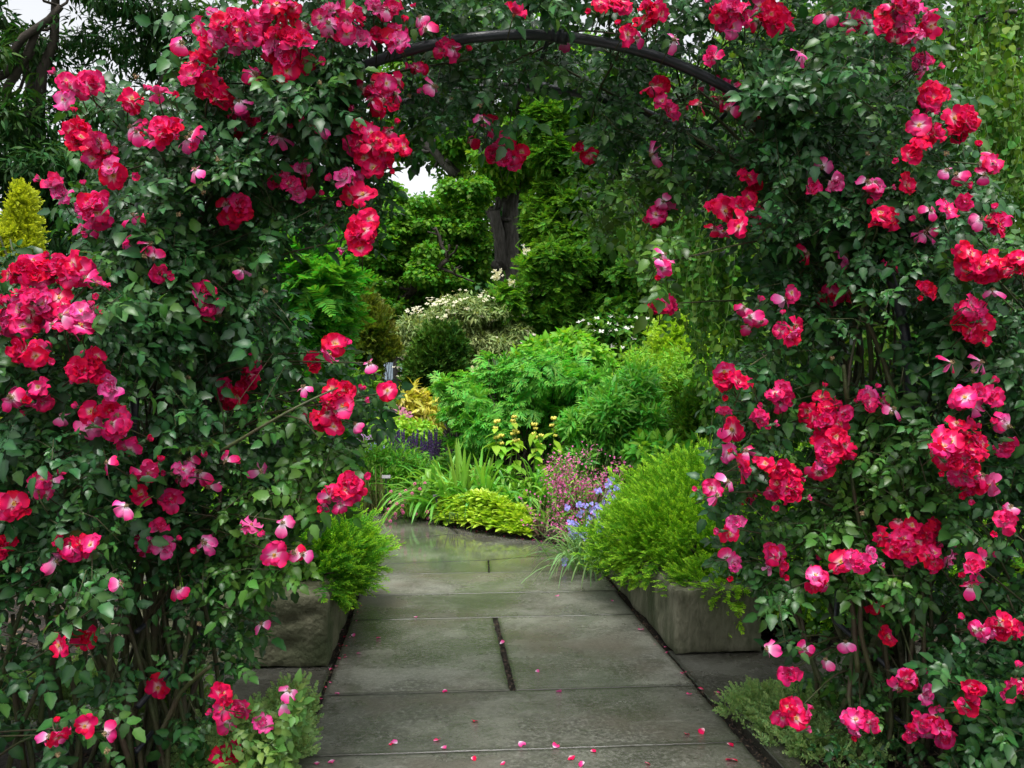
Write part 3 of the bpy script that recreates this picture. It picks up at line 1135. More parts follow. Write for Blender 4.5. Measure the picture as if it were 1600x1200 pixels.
# ================================================================== ROSES
MASS = np.array([(-300, 1400), (-300, 390), (0, 392), (60, 388), (110, 400), (150, 390), (112, 350), (88, 312), (72, 290), (105, 262), (128, 250), (98, 195), (88, 145), (120, 112), (165, 118), (195, 148), (240, 128), (272, 92), (262, 52), (300, 28), (372, 0), (385, -260),
                 (1478, -260), (1470, 30), (1440, 95), (1455, 130), (1520, 178), (1505, 235), (1560, 250), (1572, 305), (1545, 340), (1600, 372), (1900, 360), (1900, 1400),
                 (1330, 1400), (1290, 1215), (1235, 1150), (1212, 1105), (1228, 1040), (1196, 1010), (1202, 960), (1190, 930), (1125, 892), (1125, 840), (1150, 800), (1098, 788), (1102, 748), (1125, 700), (1112, 650), (1112, 582), (1160, 560), (1158, 500), (1185, 430), (1140, 392), (1098, 345), (1078, 318), (1068, 380), (1062, 480), (1016, 488), (1006, 440), (1012, 345),
                 (985, 350), (938, 378), (908, 352), (900, 290), (915, 215), (935, 170), (850, 140), (805, 146), (818, 225), (800, 258), (765, 250), (735, 205), (700, 215), (668, 250), (640, 262), (600, 285), (592, 395), (560, 398), (528, 360), (480, 365), (436, 385), (425, 450), (462, 500), (505, 540), (545, 560), (592, 572), (622, 612), (602, 642), (572, 662), (558, 700), (545, 735), (572, 760), (540, 792), (482, 802), (474, 832), (478, 896), (420, 930), (402, 1000), (380, 1045), (352, 1085), (330, 1400)], float)


def inpoly(q, poly):
    x, y = q[:, 0], q[:, 1]
    c = np.zeros(len(q), bool)
    j = len(poly) - 1
    for i in range(len(poly)):
        xi, yi = poly[i]; xj, yj = poly[j]
        h = ((yi > y) != (yj > y)) & (x < (xj - xi) * (y - yi) / (yj - yi + 1e-12) + xi)
        c ^= h
        j = i
    return c


def edist(q, poly):
    best = np.full(len(q), 1e9)
    for i in range(len(poly)):
        a, b = poly[i - 1], poly[i]
        ab = b - a
        t_ = np.clip(((q - a) @ ab) / (ab @ ab), 0, 1)
        best = np.minimum(best, np.linalg.norm(q - (a + t_[:, None] * ab), axis=1))
    return best


def ellv(q):
    """< 1 inside the front hoop as seen from the camera"""
    return np.where(q[:, 1] < 613, ((q[:, 0] - 838) / 612) ** 2 + ((q[:, 1] - 613) / 560) ** 2, ((q[:, 0] - 838) / 612) ** 2)


def yfront(q):
    """depth of the front of the rose foliage"""
    q = np.atleast_2d(np.asarray(q, float))
    e = ellv(q)
    n = np.sin(q[:, 0] / 47 + 1.3 * np.sin(q[:, 1] / 61)) * .06 + np.sin(q[:, 1] / 33 + q[:, 0] / 90) * .05
    base = np.full(len(q), 3.06)
    ins = (e < .985)
    tun = ins & (q[:, 0] > 610) & (q[:, 0] < 1180) & (q[:, 1] < 330)
    base = np.where(ins, 3.18, base)
    base = np.where(tun, 3.40, base)
    base = np.where((q[:, 0] < 200) & (q[:, 1] > 380), 2.82, base)
    base = np.where((q[:, 0] > 1455) & (q[:, 1] > 300), 2.86, base)
    return base + n


CL = [(330,84,18,16,2,'r'),(398,112,18,12,2,'p'),(410,30,16,14,2,'p'),(560,60,14,12,1,'p'),(630,60,12,14,2,'p'),
  # px, py, rx, ry, blooms, tint (r red, m mixed, p pink, d deep in shade, s spent)
 (125,135,38,18,5,'p'),(205,160,22,14,2,'r'),(365,48,60,36,11,'m'),(450,72,45,42,10,'m'),(300,105,22,22,2,'r'),(282,62,12,10,1,'r'),(325,130,35,18,4,'r'),(440,12,32,14,4,'r'),
 (530,32,40,28,7,'m'),(610,55,25,15,3,'r'),(602,14,30,12,3,'p'),(660,38,18,18,2,'p'),(577,58,8,8,1,'s'),(702,72,18,26,3,'p'),(800,20,8,8,1,'r'),(245,145,18,12,2,'p'),(335,150,20,12,3,'r'),(368,152,12,10,1,'p'),
 (385,192,34,30,5,'d'),(117,208,15,22,3,'r'),(146,228,20,20,3,'r'),(178,270,22,18,2,'m'),(90,297,20,15,2,'p'),(206,200,14,10,2,'p'),(236,222,18,10,2,'p'),(262,206,24,12,3,'m'),(296,212,18,10,2,'s'),
 (148,325,24,32,6,'m'),(134,368,8,6,1,'s'),(193,378,8,8,1,'p'),(232,382,8,8,1,'s'),(246,411,14,18,2,'p'),(300,265,8,6,1,'s'),(205,340,8,8,1,'p'),(365,325,26,26,4,'m'),(463,285,34,26,4,'m'),
 (440,216,12,10,2,'s'),(497,195,12,12,2,'s'),(376,420,14,12,1,'s'),(595,145,44,32,8,'m'),(583,230,42,40,10,'r'),(545,280,18,18,3,'p'),(556,306,20,18,2,'r'),(565,368,20,32,6,'r'),(650,105,13,13,2,'r'),(681,138,14,10,2,'s'),
 (745,180,8,10,1,'s'),(765,192,18,24,2,'d'),(788,238,34,26,6,'d'),(738,216,8,8,1,'d'),(881,64,9,9,1,'s'),
 (955,8,30,12,3,'r'),(1020,18,24,20,4,'r'),(1048,64,10,10,1,'p'),(985,55,20,9,2,'r'),(1110,95,11,11,1,'r'),(1142,26,34,26,6,'m'),(1205,25,30,25,5,'r'),(1252,86,12,7,1,'s'),(1290,25,12,8,1,'p'),(1345,40,28,24,3,'d'),
 (1415,32,45,38,12,'m'),(1400,8,26,10,3,'m'),(1442,98,15,14,3,'p'),(1028,133,12,12,2,'r'),(1042,165,18,20,2,'r'),(1115,150,14,12,1,'r'),(1095,166,12,10,1,'r'),(1132,176,12,12,1,'p'),(1175,180,16,12,2,'d'),(1130,138,22,10,2,'d'),
 (1173,283,19,20,2,'r'),(1145,325,46,24,6,'r'),(1158,350,16,14,2,'r'),(1125,362,18,10,2,'d'),(1030,337,22,18,3,'d'),(1045,316,7,7,1,'p'),(1015,246,7,7,1,'s'),(913,236,8,14,2,'d'),(1033,475,24,9,4,'d'),(1040,410,8,24,3,'s'),
 (1280,260,7,9,1,'s'),(1266,291,12,8,1,'p'),(1298,284,12,10,1,'p'),(1363,286,20,16,3,'p'),(1420,286,14,10,1,'r'),(1460,150,28,18,4,'r'),(1500,190,24,24,5,'r'),(1450,202,28,16,4,'m'),(1425,236,20,18,2,'r'),(1546,258,20,26,4,'m'),(1487,270,16,18,2,'p'),
 (1510,313,8,7,1,'p'),(1450,330,8,8,1,'p'),(1483,330,9,8,1,'p'),(1444,362,10,14,2,'p'),(1259,397,13,13,1,'r'),(1318,392,12,7,1,'s'),(1380,340,24,16,3,'r'),(1398,420,18,13,1,'r'),(1447,449,16,11,2,'r'),(1300,462,30,14,4,'d'),(1234,450,11,10,1,'p'),(1228,470,10,8,1,'s'),
 (1175,497,18,17,3,'p'),(1235,520,25,20,4,'m'),(1557,348,13,13,2,'r'),(1532,336,8,10,1,'p'),(1540,415,44,20,8,'r'),(1592,407,14,20,3,'r'),(1508,396,18,10,2,'r'),(1555,456,9,9,1,'p'),(1520,480,20,16,3,'m'),(1517,512,30,26,5,'r'),(1490,560,11,10,1,'p'),(1536,556,8,7,1,'s'),
 (1140,592,21,20,4,'r'),(1215,618,18,24,4,'p'),(1130,640,14,12,1,'r'),(1143,670,14,17,2,'r'),(1186,656,13,12,2,'p'),(1170,700,18,9,1,'p'),(1138,706,12,10,1,'p'),(1155,728,15,14,2,'r'),(1142,750,16,8,1,'p'),(1110,768,13,13,2,'p'),(1168,772,14,8,1,'d'),(1205,730,14,14,2,'r'),(1228,758,28,28,7,'r'),
 (1290,655,40,40,11,'r'),(1304,700,32,34,8,'r'),(1285,735,24,14,3,'m'),(1360,625,18,11,3,'m'),(1395,646,13,9,1,'s'),(1520,620,36,18,4,'p'),(1576,660,16,18,2,'p'),(1500,698,44,42,12,'r'),(1520,748,33,24,6,'m'),(1466,700,11,16,2,'r'),(1570,700,9,8,1,'p'),(1575,815,18,22,3,'p'),
 (1145,825,10,16,2,'m'),(1140,880,16,14,2,'p'),(1212,876,17,22,3,'m'),(1340,874,28,16,4,'p'),(1310,884,12,10,1,'r'),(1276,906,24,15,3,'m'),(1300,861,12,8,1,'d'),(1425,842,54,32,12,'r'),(1455,870,20,16,3,'m'),(1530,884,18,13,2,'p'),(1519,915,11,11,2,'p'),
 (1375,996,17,14,1,'r'),(1320,1005,8,13,1,'s'),(1262,1012,9,8,1,'s'),(1290,1025,7,7,1,'s'),(1240,1046,10,9,1,'p'),(1530,984,26,16,3,'p'),(1570,978,24,20,4,'r'),(1240,1116,18,24,3,'r'),(1345,1125,30,17,4,'m'),(1415,1066,18,18,3,'m'),(1442,1085,18,10,1,'p'),(1455,1137,44,20,6,'m'),
 (1520,1080,20,17,2,'m'),(1505,1110,18,11,2,'r'),(1585,1078,24,24,4,'m'),(1198,1010,5,7,1,'s'),(1365,943,7,8,1,'d'),
 (45,425,45,24,9,'m'),(112,420,33,20,5,'m'),(60,480,58,30,11,'m'),(108,500,33,24,6,'p'),(140,442,22,14,2,'m'),(18,505,22,22,4,'p'),(48,552,30,14,4,'r'),(140,572,26,20,5,'r'),(180,600,11,16,1,'p'),(13,620,15,15,2,'p'),(55,612,28,24,3,'p'),(155,640,22,16,2,'r'),(180,662,24,16,3,'p'),(140,664,11,10,1,'p'),(95,650,9,8,1,'s'),
 (310,460,20,13,2,'p'),(322,483,15,14,2,'r'),(345,493,8,6,1,'s'),(395,577,12,22,4,'d'),(360,614,26,20,5,'d'),(518,550,13,16,2,'m'),(494,570,11,10,1,'d'),(570,567,9,6,1,'s'),(530,628,28,26,6,'r'),(515,655,24,22,5,'r'),(546,661,8,10,1,'p'),(607,613,10,10,1,'r'),(548,762,17,17,4,'r'),(520,780,24,9,3,'p'),
 (475,606,6,8,1,'s'),(205,697,14,18,2,'p'),(164,718,9,9,1,'p'),(228,736,18,14,2,'m'),(290,737,20,26,3,'p'),(321,746,15,22,2,'p'),(352,720,16,12,1,'p'),(225,770,13,9,1,'m'),(265,775,13,11,1,'p'),(300,782,11,10,1,'d'),(196,790,14,9,1,'s'),(412,729,8,9,1,'s'),(66,764,22,28,3,'p'),(15,790,18,22,3,'m'),
 (110,858,20,18,3,'r'),(146,852,14,12,1,'r'),(95,876,10,13,1,'s'),(240,848,26,26,3,'p'),(322,845,15,13,2,'p'),(386,820,13,12,1,'p'),(422,862,15,16,2,'p'),(462,860,14,11,1,'m'),(444,815,8,6,1,'s'),(285,920,10,12,1,'p'),(187,920,7,12,1,'s'),(92,1005,17,14,1,'r'),(133,995,20,14,2,'d'),
 (85,1148,24,10,2,'m'),(165,1142,16,10,1,'p'),(132,1136,9,7,1,'r'),(405,976,5,12,1,'s'),(240,1070,6,9,1,'d'),(5,855,8,14,2,'r'),(345,1093,15,20,2,'r'),(352,1183,22,13,2,'m'),(352,1130,11,10,1,'s'),(386,1104,7,7,1,'p'),(460,1080,7,9,1,'p'),(470,870,5,6,1,'s'),(440,1098,6,6,1,'s'),(415,1130,8,8,1,'p'),
]


def plant_of(px, py):
    if px < 195 and py > 380:
        return 1
    if px > 1452 and py > 300:
        return 3
    if 325 < px < 520 and py > 1055:
        return 4
    return 0 if px < 880 else 2


LEFTX, RIGHTX = HOOP['cx'] - HOOP['a'], HOOP['cx'] + HOOP['a']
ROOT = [np.array([LEFTX - .12, 3.55, 0]), np.array([LEFTX - .75, 3.1, 0]), np.array([RIGHTX + .05, 3.6, 0]), np.array([RIGHTX + .75, 3.2, 0]), np.array([-.78, 3.75, 0])]
RLAB = ['climbing rose with red and pink blooms smothering the left half of the metal arch',
        'rose bush with a big bright bloom cluster beside the golden conifer, outside the arch',
        'climbing rose with red bloom trusses covering the right half of the metal arch',
        'rose bush with pale-backed blooms outside the right post, in front of the weeping tree',
        'small sprawling rose with yellow-green leaves over catmint by the left path edge']
RG = 'red roses growing on and beside the arch'
plants = [thing('climbing_rose' if i in (0, 2) else 'rose_bush', ROOT[i], RLAB[i], 'rose', RG) for i in range(5)]

# blooms -----------------------------------------------------------
blooms = []            # plant, position, normal, radius, kind, tint, shade order
Cc = []
for (cx, cy, rx, ry, n, tint) in CL:
    deep = tint == 'd'
    y0 = float(yfront([(cx, cy)])[0]) - .03 + (.34 if deep else 0)
    if 885 < cy < 1e4 and deep:
        y0 -= .12
    Cc.append((cx, cy, rx, ry, y0, n, deep))
    g0 = rng.uniform(0, 6.28)
    if n > 2:
        n = int(n * 1.5 + .5)
    for i in range(n):
        rr = math.sqrt((i + .5) / n) if n > 1 else 0
        if n == 2:
            rr = .6
        a = g0 + i * (2.39996 if n > 3 else 2 * math.pi / n)
        ux, uy = rr * math.cos(a), rr * math.sin(a)
        big = 1.0
        px = cx + ux * max(0, rx - 7) + rng.normal() * 4
        py = cy + uy * max(0, ry - 7) + rng.normal() * 4
        y = y0 - .04 * (1 - rr * rr) * min(1, n / 4) + rng.uniform(-.03, .035)
        pos = P(px, py, y)
        nr = np.array([ux * .8, -1.0, .30 - uy * .55]) + rng.normal(size=3) * .48
        if tint == 's':
            kind, mt = 'spent', ('pink' if rng.random() < .75 else 'rose')
            nr = np.array([rng.normal() * .6, -.55, .4 + rng.normal() * .5])
        else:
            pr = {'r': .10, 'm': .24, 'p': .52, 'd': .25}[tint]
            u = rng.random()
            kind = 'spent' if u < pr else ('half' if u < pr + .26 else 'open')
            v = rng.random()
            mt = {'r': 'red' if v < .8 else 'rose', 'm': 'red' if v < .38 else ('rose' if v < .82 else 'pink'),
                  'p': 'rose' if v < .6 else 'pink', 'd': 'red' if v < .5 else 'rose'}[tint]
        rad = (.044 if n < 4 else .0405) * rng.uniform(.86, 1.12) * (y / 3.1) ** .5
        if kind == 'spent':
            rad *= .98
        blooms.append([plant_of(cx, cy), pos, nrm(nr), rad, kind, mt, n])


def qrot(nr, spin):
    q = Vector(nr).to_track_quat('Z', 'Y')
    from mathutils import Quaternion
    return q @ Quaternion((0, 0, 1), spin)


for pi in range(5):
    lst = [b for b in blooms if b[0] == pi]
    inside = [(all(PX(b[1]) > -20) and PX(b[1])[0] < 1620 and PX(b[1])[1] < 1220) for b in lst]
    lst = sorted(lst, key=lambda b: -b[3] / b[1][1] - (0 if b[4] == 'spent' else .002))
    root = plants[pi]
    rest = Soup()
    for k, (pl, pos, nr, rad, kind, mt, n) in enumerate(lst):
        v = int(rng.integers(0, NB[kind]))
        q = qrot(nr, rng.uniform(0, 6.28))
        if k < 100:
            o = bpy.data.objects.new('spent_bloom' if kind == 'spent' else 'bloom', BLOOM[kind, mt, v])
            COL.objects.link(o)
            o.parent = root
            o.location = Vector(pos) - root.location
            o.rotation_mode = 'QUATERNION'
            o.rotation_quaternion = q
            o.scale = (rad,) * 3
            s_ = bpy.data.objects.new('seed_head' if kind == 'spent' else 'stamens', STAM[kind, v])
            COL.objects.link(s_)
            s_.parent = o
        else:
            for me, mo in ((BLOOM[kind, mt, v], {'red': 0, 'rose': 1, 'pink': 2}[mt]), (STAM[kind, v], 4 if kind == 'spent' else 3)):
                nv = len(me.vertices)
                co = np.empty(nv * 3); me.vertices.foreach_get('co', co)
                lp_ = np.empty(len(me.loops), np.int32); me.loops.foreach_get('vertex_index', lp_)
                sz = np.empty(len(me.polygons), np.int32); me.polygons.foreach_get('loop_total', sz)
                tt = np.empty(nv, np.float32); me.attributes['t'].data.foreach_get('value', tt)
                co = co.reshape(-1, 3) * rad @ np.array(q.to_matrix()).T + pos
                rest.raw(co, lp_, sz, tt, mat=mo)
    if rest.n:
        tag(rest.build('blossoms', [M['red'], M['rose'], M['pink'], M['stamen'], M['hip']], root), kind='stuff')

# closed buds beside the trusses
BUDM = []
for i in range(3):
    rg = np.random.default_rng(90 + i)
    sp = Soup()
    for j in range(5):
        petal(sp, j * 1.2566 + rg.normal() * .1, R_(rg.uniform(76, 86)), rg.uniform(.85, 1.0), .36, -.22, .05, rg, r0=.16, notch=0, nu=4, nv=5)
    me = sp.mesh('bud_petals'); me.materials.append(M['rose' if i else 'red']); BUDM.append(me)
    if i == 0:
        sp = Soup()
        for j in range(5):
            petal(sp, j * 1.2566 + .6, R_(68), .62, .16, -.1, .02, rg, r0=.2, z0=-.12, notch=-.3, nu=2, nv=4)
        sp.tube([(0, 0, .05), (0, 0, -.15), (0, 0, -1.1)], [.26, .22, .05], 7)
        SEP = sp.mesh('sepals'); SEP.materials.append(M['sepal'])
for (cx, cy, rx, ry, y0, n, deep) in Cc:
    if deep or n < 2:
        continue
    for i in range(1 if n < 6 else 2):
        a = rng.uniform(0, 6.28)
        bp = P(cx + math.cos(a) * (rx + 8), cy + math.sin(a) * (ry + 7), y0 - .01)
        pi = plant_of(cx, cy)
        o = bpy.data.objects.new('bud', BUDM[int(rng.integers(0, 3))]); COL.objects.link(o)
        o.parent = plants[pi]; o.location = Vector(bp) - plants[pi].location
        o.rotation_mode = 'QUATERNION'
        o.rotation_quaternion = qrot(nrm(np.array([math.cos(a), -.7, .5 - .5 * math.sin(a)]) + rng.normal(size=3) * .3), rng.uniform(0, 6))
        o.scale = (float(rng.uniform(.020, .030)),) * 3
        s_ = bpy.data.objects.new('sepals', SEP); COL.objects.link(s_); s_.parent = o

# foliage -----------------------------------------------------------
NS, LPS = 10000, 6
q0 = np.column_stack([rng.uniform(-290, 1890, NS), rng.uniform(-240, 1330, NS)])
q0 = q0[inpoly(q0, MASS)]
# extra shoots tied over the sides of the front hoop
th = np.concatenate([rng.uniform(.02, .36, 260), rng.uniform(.64, .98, 260)]) * math.pi
hq = np.column_stack([838 - 612 * np.cos(th) * rng.uniform(.97, 1.03, 520), 613 - 560 * np.sin(th) * rng.uniform(.97, 1.03, 520)])
hq = hq[((hq[:, 0] < 560) | (hq[:, 0] > 1175))]
q0 = np.concatenate([q0, hq])
NS = len(q0)
y0_ = yfront(q0) + .95 * rng.uniform(0, 1, NS) ** 1.3
y0_[-len(hq):] = rng.uniform(3.08, 3.26, len(hq))
a0_ = P(q0[:, 0], q0[:, 1], y0_)
sdir = nrm(rand_dirs(NS) + np.array([0, -.45, .15]))
jj = np.arange(LPS)
al = (jj + .3) * .042
spos = a0_[:, None] + sdir[:, None] * al[None, :, None] + np.array([0, 0, -1.0]) * (al ** 2)[None, :, None] * 1.6
shoot_tip = spos[:, -1]
snor = nrm(np.array([0, -.62, .62]) + rand_dirs(NS) * .45)
sside = nrm(np.cross(sdir, snor))
alt = np.where(jj % 2, 1.0, -1.0)
ldir = nrm(sdir[:, None] * (.35 + .75 * (jj / LPS)[None, :, None] ** 2) + sside[:, None] * alt[None, :, None] * .9 + np.array([0, 0, -.28]) + rng.normal(size=(NS, LPS, 3)) * .22)
lnor = nrm(snor[:, None] + rng.normal(size=(NS, LPS, 3)) * .30)
lscale = (1.05 - .35 * (jj / LPS)[None, :]) * rng.uniform(.6, 1.35, (NS, 1)) * rng.uniform(.85, 1.15, (NS, LPS))
syoung = np.clip(rng.normal(size=(NS, 1)) * .22 - .08 + .35 * (jj / LPS)[None, :] ** 3, 0, 1)
SHOOTS = (a0_, spos, q0)
pos = spos.reshape(-1, 3)
ldir, lnor, lscale, syoung = ldir.reshape(-1, 3), lnor.reshape(-1, 3), lscale.ravel(), np.broadcast_to(syoung, (NS, LPS)).ravel()
q = PX(pos)
ok = inpoly(q, MASS)
pos, ldir, lnor, lscale, syoung, q = pos[ok], ldir[ok], lnor[ok], lscale[ok], syoung[ok], q[ok]
ed = edist(q, MASS)
yf = yfront(q)
y = pos[:, 1]
keep = pnoise(pos, 7.5) > -.85 + .35 * (1 - np.minimum(1, np.maximum(0, y - yf) / .5))
keep &= (y > yf - .12)
keep &= ~((ed < 14) & (rng.random(len(q)) < .3))
dens = np.ones(len(q))
dens[(q[:, 0] < 360) & (q[:, 1] > 905)] = .22
dens[(q[:, 0] < 200) & (q[:, 1] > 1020)] = .18
dens[(q[:, 0] > 1180) & (q[:, 0] < 1460) & (q[:, 1] > 940)] = .38
dens[(q[:, 0] > 1310) & (q[:, 0] < 1460) & (q[:, 1] > 500) & (q[:, 1] < 600)] = .42
dens[(q[:, 0] > 400) & (q[:, 0] < 480) & (q[:, 1] > 540) & (q[:, 1] < 640)] = .7
dens[(q[:, 0] > 890) & (q[:, 0] < 1000) & (q[:, 1] > 290)] = .85
dens[(q[:, 0] >= 1000) & (q[:, 0] < 1070) & (q[:, 1] > 330)] = 1.0
dens[(q[:, 1] < -20) | (q[:, 0] < -40) | (q[:, 0] > 1640)] *= .6
keep &= rng.random(len(q)) < dens
# leave the visible stretches of the hoop and posts clear
ev = np.sqrt(ellv(q))
hx = ((q[:, 0] > 575) & (q[:, 0] < 1165)) | ((q[:, 0] > 496) & (q[:, 0] < 516))
keep &= ~((np.abs(ev - 1) < .062) & hx & (q[:, 1] < 330) & (y < 3.42))
for hx0, a_, b_ in ((226, 880, 1230), (1450, 880, 960), (1450, 1145, 1230), (1436, 585, 640)):
    keep &= ~((np.abs(q[:, 0] - hx0) < 26) & (q[:, 1] > a_) & (q[:, 1] < b_) & (y < 3.4) & (rng.random(len(q)) < .93))
# leave the blooms clear
for (cx, cy, rx, ry, y0, n, deep) in Cc:
    d2 = ((q[:, 0] - cx) / (rx + 22)) ** 2 + ((q[:, 1] - cy) / (ry + 22)) ** 2
    keep &= ~((d2 < 1) & (y < y0 + .07) & (rng.random(len(q)) < (.97 if n > 1 else .93)) & ~np.full(len(q), deep))
    if deep:
        keep &= ~((d2 < .8) & (y < y0 + .05) & (rng.random(len(q)) < .86))
pos, q, y, ed, yf = pos[keep], q[keep], y[keep], ed[keep], yf[keep]
ldir, lnor, lscale, syoung = ldir[keep], lnor[keep], lscale[keep], syoung[keep]
k = len(pos)
which = np.array([plant_of(a, b) for a, b in q])
fr = np.clip(1 - (y - yf) / .4, 0, 1)
n, d = lnor, ldir
# young shoots are paler: along the outside and in patches, plus one patch painted as if backlit
cyoung_backlit = np.clip(.4 * pnoise(pos, 2.6) - .2, 0, .6) + syoung
cyoung_backlit = np.where((q[:, 0] > 885) & (q[:, 0] < 1075) & (q[:, 1] > 270), np.maximum(cyoung_backlit, rng.uniform(.3, 1, k)), cyoung_backlit)  # leaves hanging in the opening: paler colour imitates light shining through them
Rm = basis(d, n)
sc = .093 * lscale
tm = rng.integers(0, len(ROSE), k)
fol = [Soup() for _ in range(5)]
for pi in range(4):
    for ti in range(len(ROSE)):
        m_ = (which == pi) & (tm == ti)
        fol[pi].inst(ROSE[ti], pos[m_], Rm[m_], sc[m_], cyoung_backlit[m_])
print('rose leaves', k)

# small sprawling rose, lower left
kk = 330
q4 = np.column_stack([rng.uniform(335, 500, kk), rng.uniform(1060, 1215, kk)])
q4 = q4[(q4[:, 1] > 1150 - (q4[:, 0] - 335) * .42) & (q4[:, 0] < 505 - (q4[:, 1] - 1060) * .55)]
p4 = P(q4[:, 0], q4[:, 1], rng.uniform(3.15, 3.5, len(q4)))
Rm4 = basis(rand_dirs(len(p4)) + np.array([.5, -.3, .3]), np.array([0, -.5, .7]) + rand_dirs(len(p4)) * .6)
sc4 = .088 * rng.uniform(.7, 1.2, len(p4))
t4 = rng.integers(0, len(ROSE), len(p4))
for ti in range(len(ROSE)):
    fol[4].inst(ROSE[ti], p4[t4 == ti], Rm4[t4 == ti], sc4[t4 == ti], .5)

# canes -------------------------------------------------------------
canes = [Soup() for _ in range(5)]
kept = set(map(tuple, np.round(pos, 4)))
for i in range(NS):
    if q0[i, 0] < -20 or q0[i, 0] > 1620 or q0[i, 1] < -20 or y0_[i] > 3.75:
        continue
    pts = [p for p in SHOOTS[1][i] if tuple(np.round(p, 4)) in kept]
    if len(pts) >= 2:
        canes[plant_of(*q0[i])].tube(np.array(pts[:1] + pts[-1:]) if len(pts) < 4 else np.array([pts[0], pts[len(pts) // 2], pts[-1]]), .0016, 3)


def smooth(pts, n=14):
    pts = np.array(pts, float)
    t = np.linspace(0, 1, len(pts))
    s_ = np.linspace(0, 1, n)
    out = []
    for a in range(3):
        out.append(np.interp(s_, t, pts[:, a]))
    o = np.stack(out, -1)
    for _ in range(3):
        o[1:-1] = (o[:-2] + 2 * o[1:-1] + o[2:]) / 4
    return o


def archpt(side, s_, r=1.0):
    """point near the arch, s_ 0 at the ground and 1 at the apex"""
    L0 = HOOP['zs']; L1 = 1.9
    t_ = s_ * (L0 + L1)
    if t_ < L0:
        x = side * HOOP['a'] * r; z = t_
    else:
        a = (t_ - L0) / L1 * math.pi / 2
        x = side * HOOP['a'] * r * math.cos(a); z = L0 + HOOP['b'] * r * math.sin(a)
    return np.array([HOOP['cx'] + x, rng.uniform(3.42, 3.86), z])


for pi, side in ((0, -1), (2, 1)):
    for i in range(20):
        b = ROOT[pi] + np.array([rng.uniform(-.35, .2) * -side * -1, rng.uniform(-.25, .3), -.03])
        top = rng.uniform(.35, 1)
        pts = [b] + [archpt(side, s_, 1 + rng.normal() * .06) + rng.normal(size=3) * .05 for s_ in np.linspace(.22, top, 5)]
        canes[pi].tube(smooth(pts, 18), np.linspace(.013, .004, 18) * rng.uniform(.7, 1.2), 6)
    for i in range(22):     # stems fanning up outside the arch
        b = ROOT[pi] + np.array([rng.uniform(-.3, .3), rng.uniform(-.3, .2), -.03])
        e = b + np.array([side * rng.uniform(-.25, 1.0), rng.uniform(-.4, .2), rng.uniform(.8, 2.3)])
        e[1] = max(e[1], 3.35)
        m_ = (b + e) / 2 + np.array([side * -.15, 0, .25]) + rng.normal(size=3) * .12
        canes[pi].tube(smooth([b, b + (rng.normal() * .05, 0, .3), m_, (m_ + e) / 2 + rng.normal(size=3) * .06, e]), np.linspace(.011, .003, 14), 6)
for pi, side in ((1, -1), (3, 1)):
    for i in range(20):
        b = ROOT[pi] + np.array([rng.uniform(-.4, .4), rng.uniform(-.3, .3), -.03])
        e = b + np.array([rng.uniform(-.6, .6), rng.uniform(-.4, .3), rng.uniform(.6, 1.9)])
        m_ = (b + e) / 2 + np.array([rng.normal() * .12, 0, .2])
        canes[pi].tube(smooth([b, b + (0, 0, .25), m_, e]), np.linspace(.012, .003, 14), 6)
for i in range(9):
    b = ROOT[4] + np.array([rng.uniform(-.1, .1), rng.uniform(-.1, .1), -.03])
    qq = q4[rng.integers(0, len(q4))]
    e = P(qq[0], qq[1] - 10, 3.35)
    canes[4].tube(smooth([b, (b + e) / 2 + (0, 0, .12), e]), np.linspace(.005, .002, 14), 5)
# one side shoot to every truss, and a short stalk to every bloom
for (cx, cy, rx, ry, y0, n_, deep) in Cc:
    pi = plant_of(cx, cy)
    c0 = P(cx, cy, y0 + .07)
    if pi in (0, 2):
        side = -1 if pi == 0 else 1
        best = min((archpt(side, s_) for s_ in np.linspace(.1, 1, 12)), key=lambda a: np.linalg.norm(a - c0) + .4 * abs(a[2] + .35 - c0[2]))
        st = best
    else:
        st = ROOT[pi] + np.array([rng.uniform(-.3, .3), .1, max(.1, c0[2] - .7)])
    if pi == 4:
        continue
    canes[pi].tube(smooth([st, (st + c0) / 2 + np.array([0, .05, .08]), c0]), np.linspace(.005, .0025, 14), 5)
for b in blooms:
    if b[6] > 0:
        p = b[1]; e = p - b[2] * .03
        j = p - b[2] * .07 + np.array([0, .05, -.02])
        canes[b[0]].tube([p - b[2] * .012 * 1.0, e, j], [.0028, .0022, .0018], 4)
# the long arching green shoot on the left
pts = [P(345, 705, 3.05), P(400, 672, 2.98), P(455, 640, 2.95), P(500, 618, 2.98), P(528, 606, 3.02)]
canes[0].tube(smooth(pts, 16), np.linspace(.006, .003, 16), 6)
canes[0].tube(smooth([P(440, 648, 2.96), P(475, 655, 2.98), P(497, 684, 3.0)], 10), np.linspace(.0035, .002, 10), 5)
for (a, b_) in (((165, 1210), (168, 985)), ((40, 1210), (20, 960)), ((205, 1200), (200, 900)), ((60, 1170), (110, 960)), ((250, 1150), (330, 1040)), ((1340, 1050), (1318, 900)), ((1370, 1080), (1345, 920)), ((1405, 640), (1345, 480)), ((1330, 640), (1318, 570))):
    pi = plant_of(a[0], a[1])
    s_ = P(a[0], a[1], 3.3); e = P(b_[0], b_[1], 3.25)
    canes[pi].tube(smooth([s_, (s_ + e) / 2 + rng.normal(size=3) * .03, e]), np.linspace(.011, .007, 14), 7)
for pi in range(5):
    fol[pi].build('foliage', M['rose_leaf'] if pi != 4 else M['rose_leaf_young'], plants[pi])
    canes[pi].build('canes', M['cane'], plants[pi])

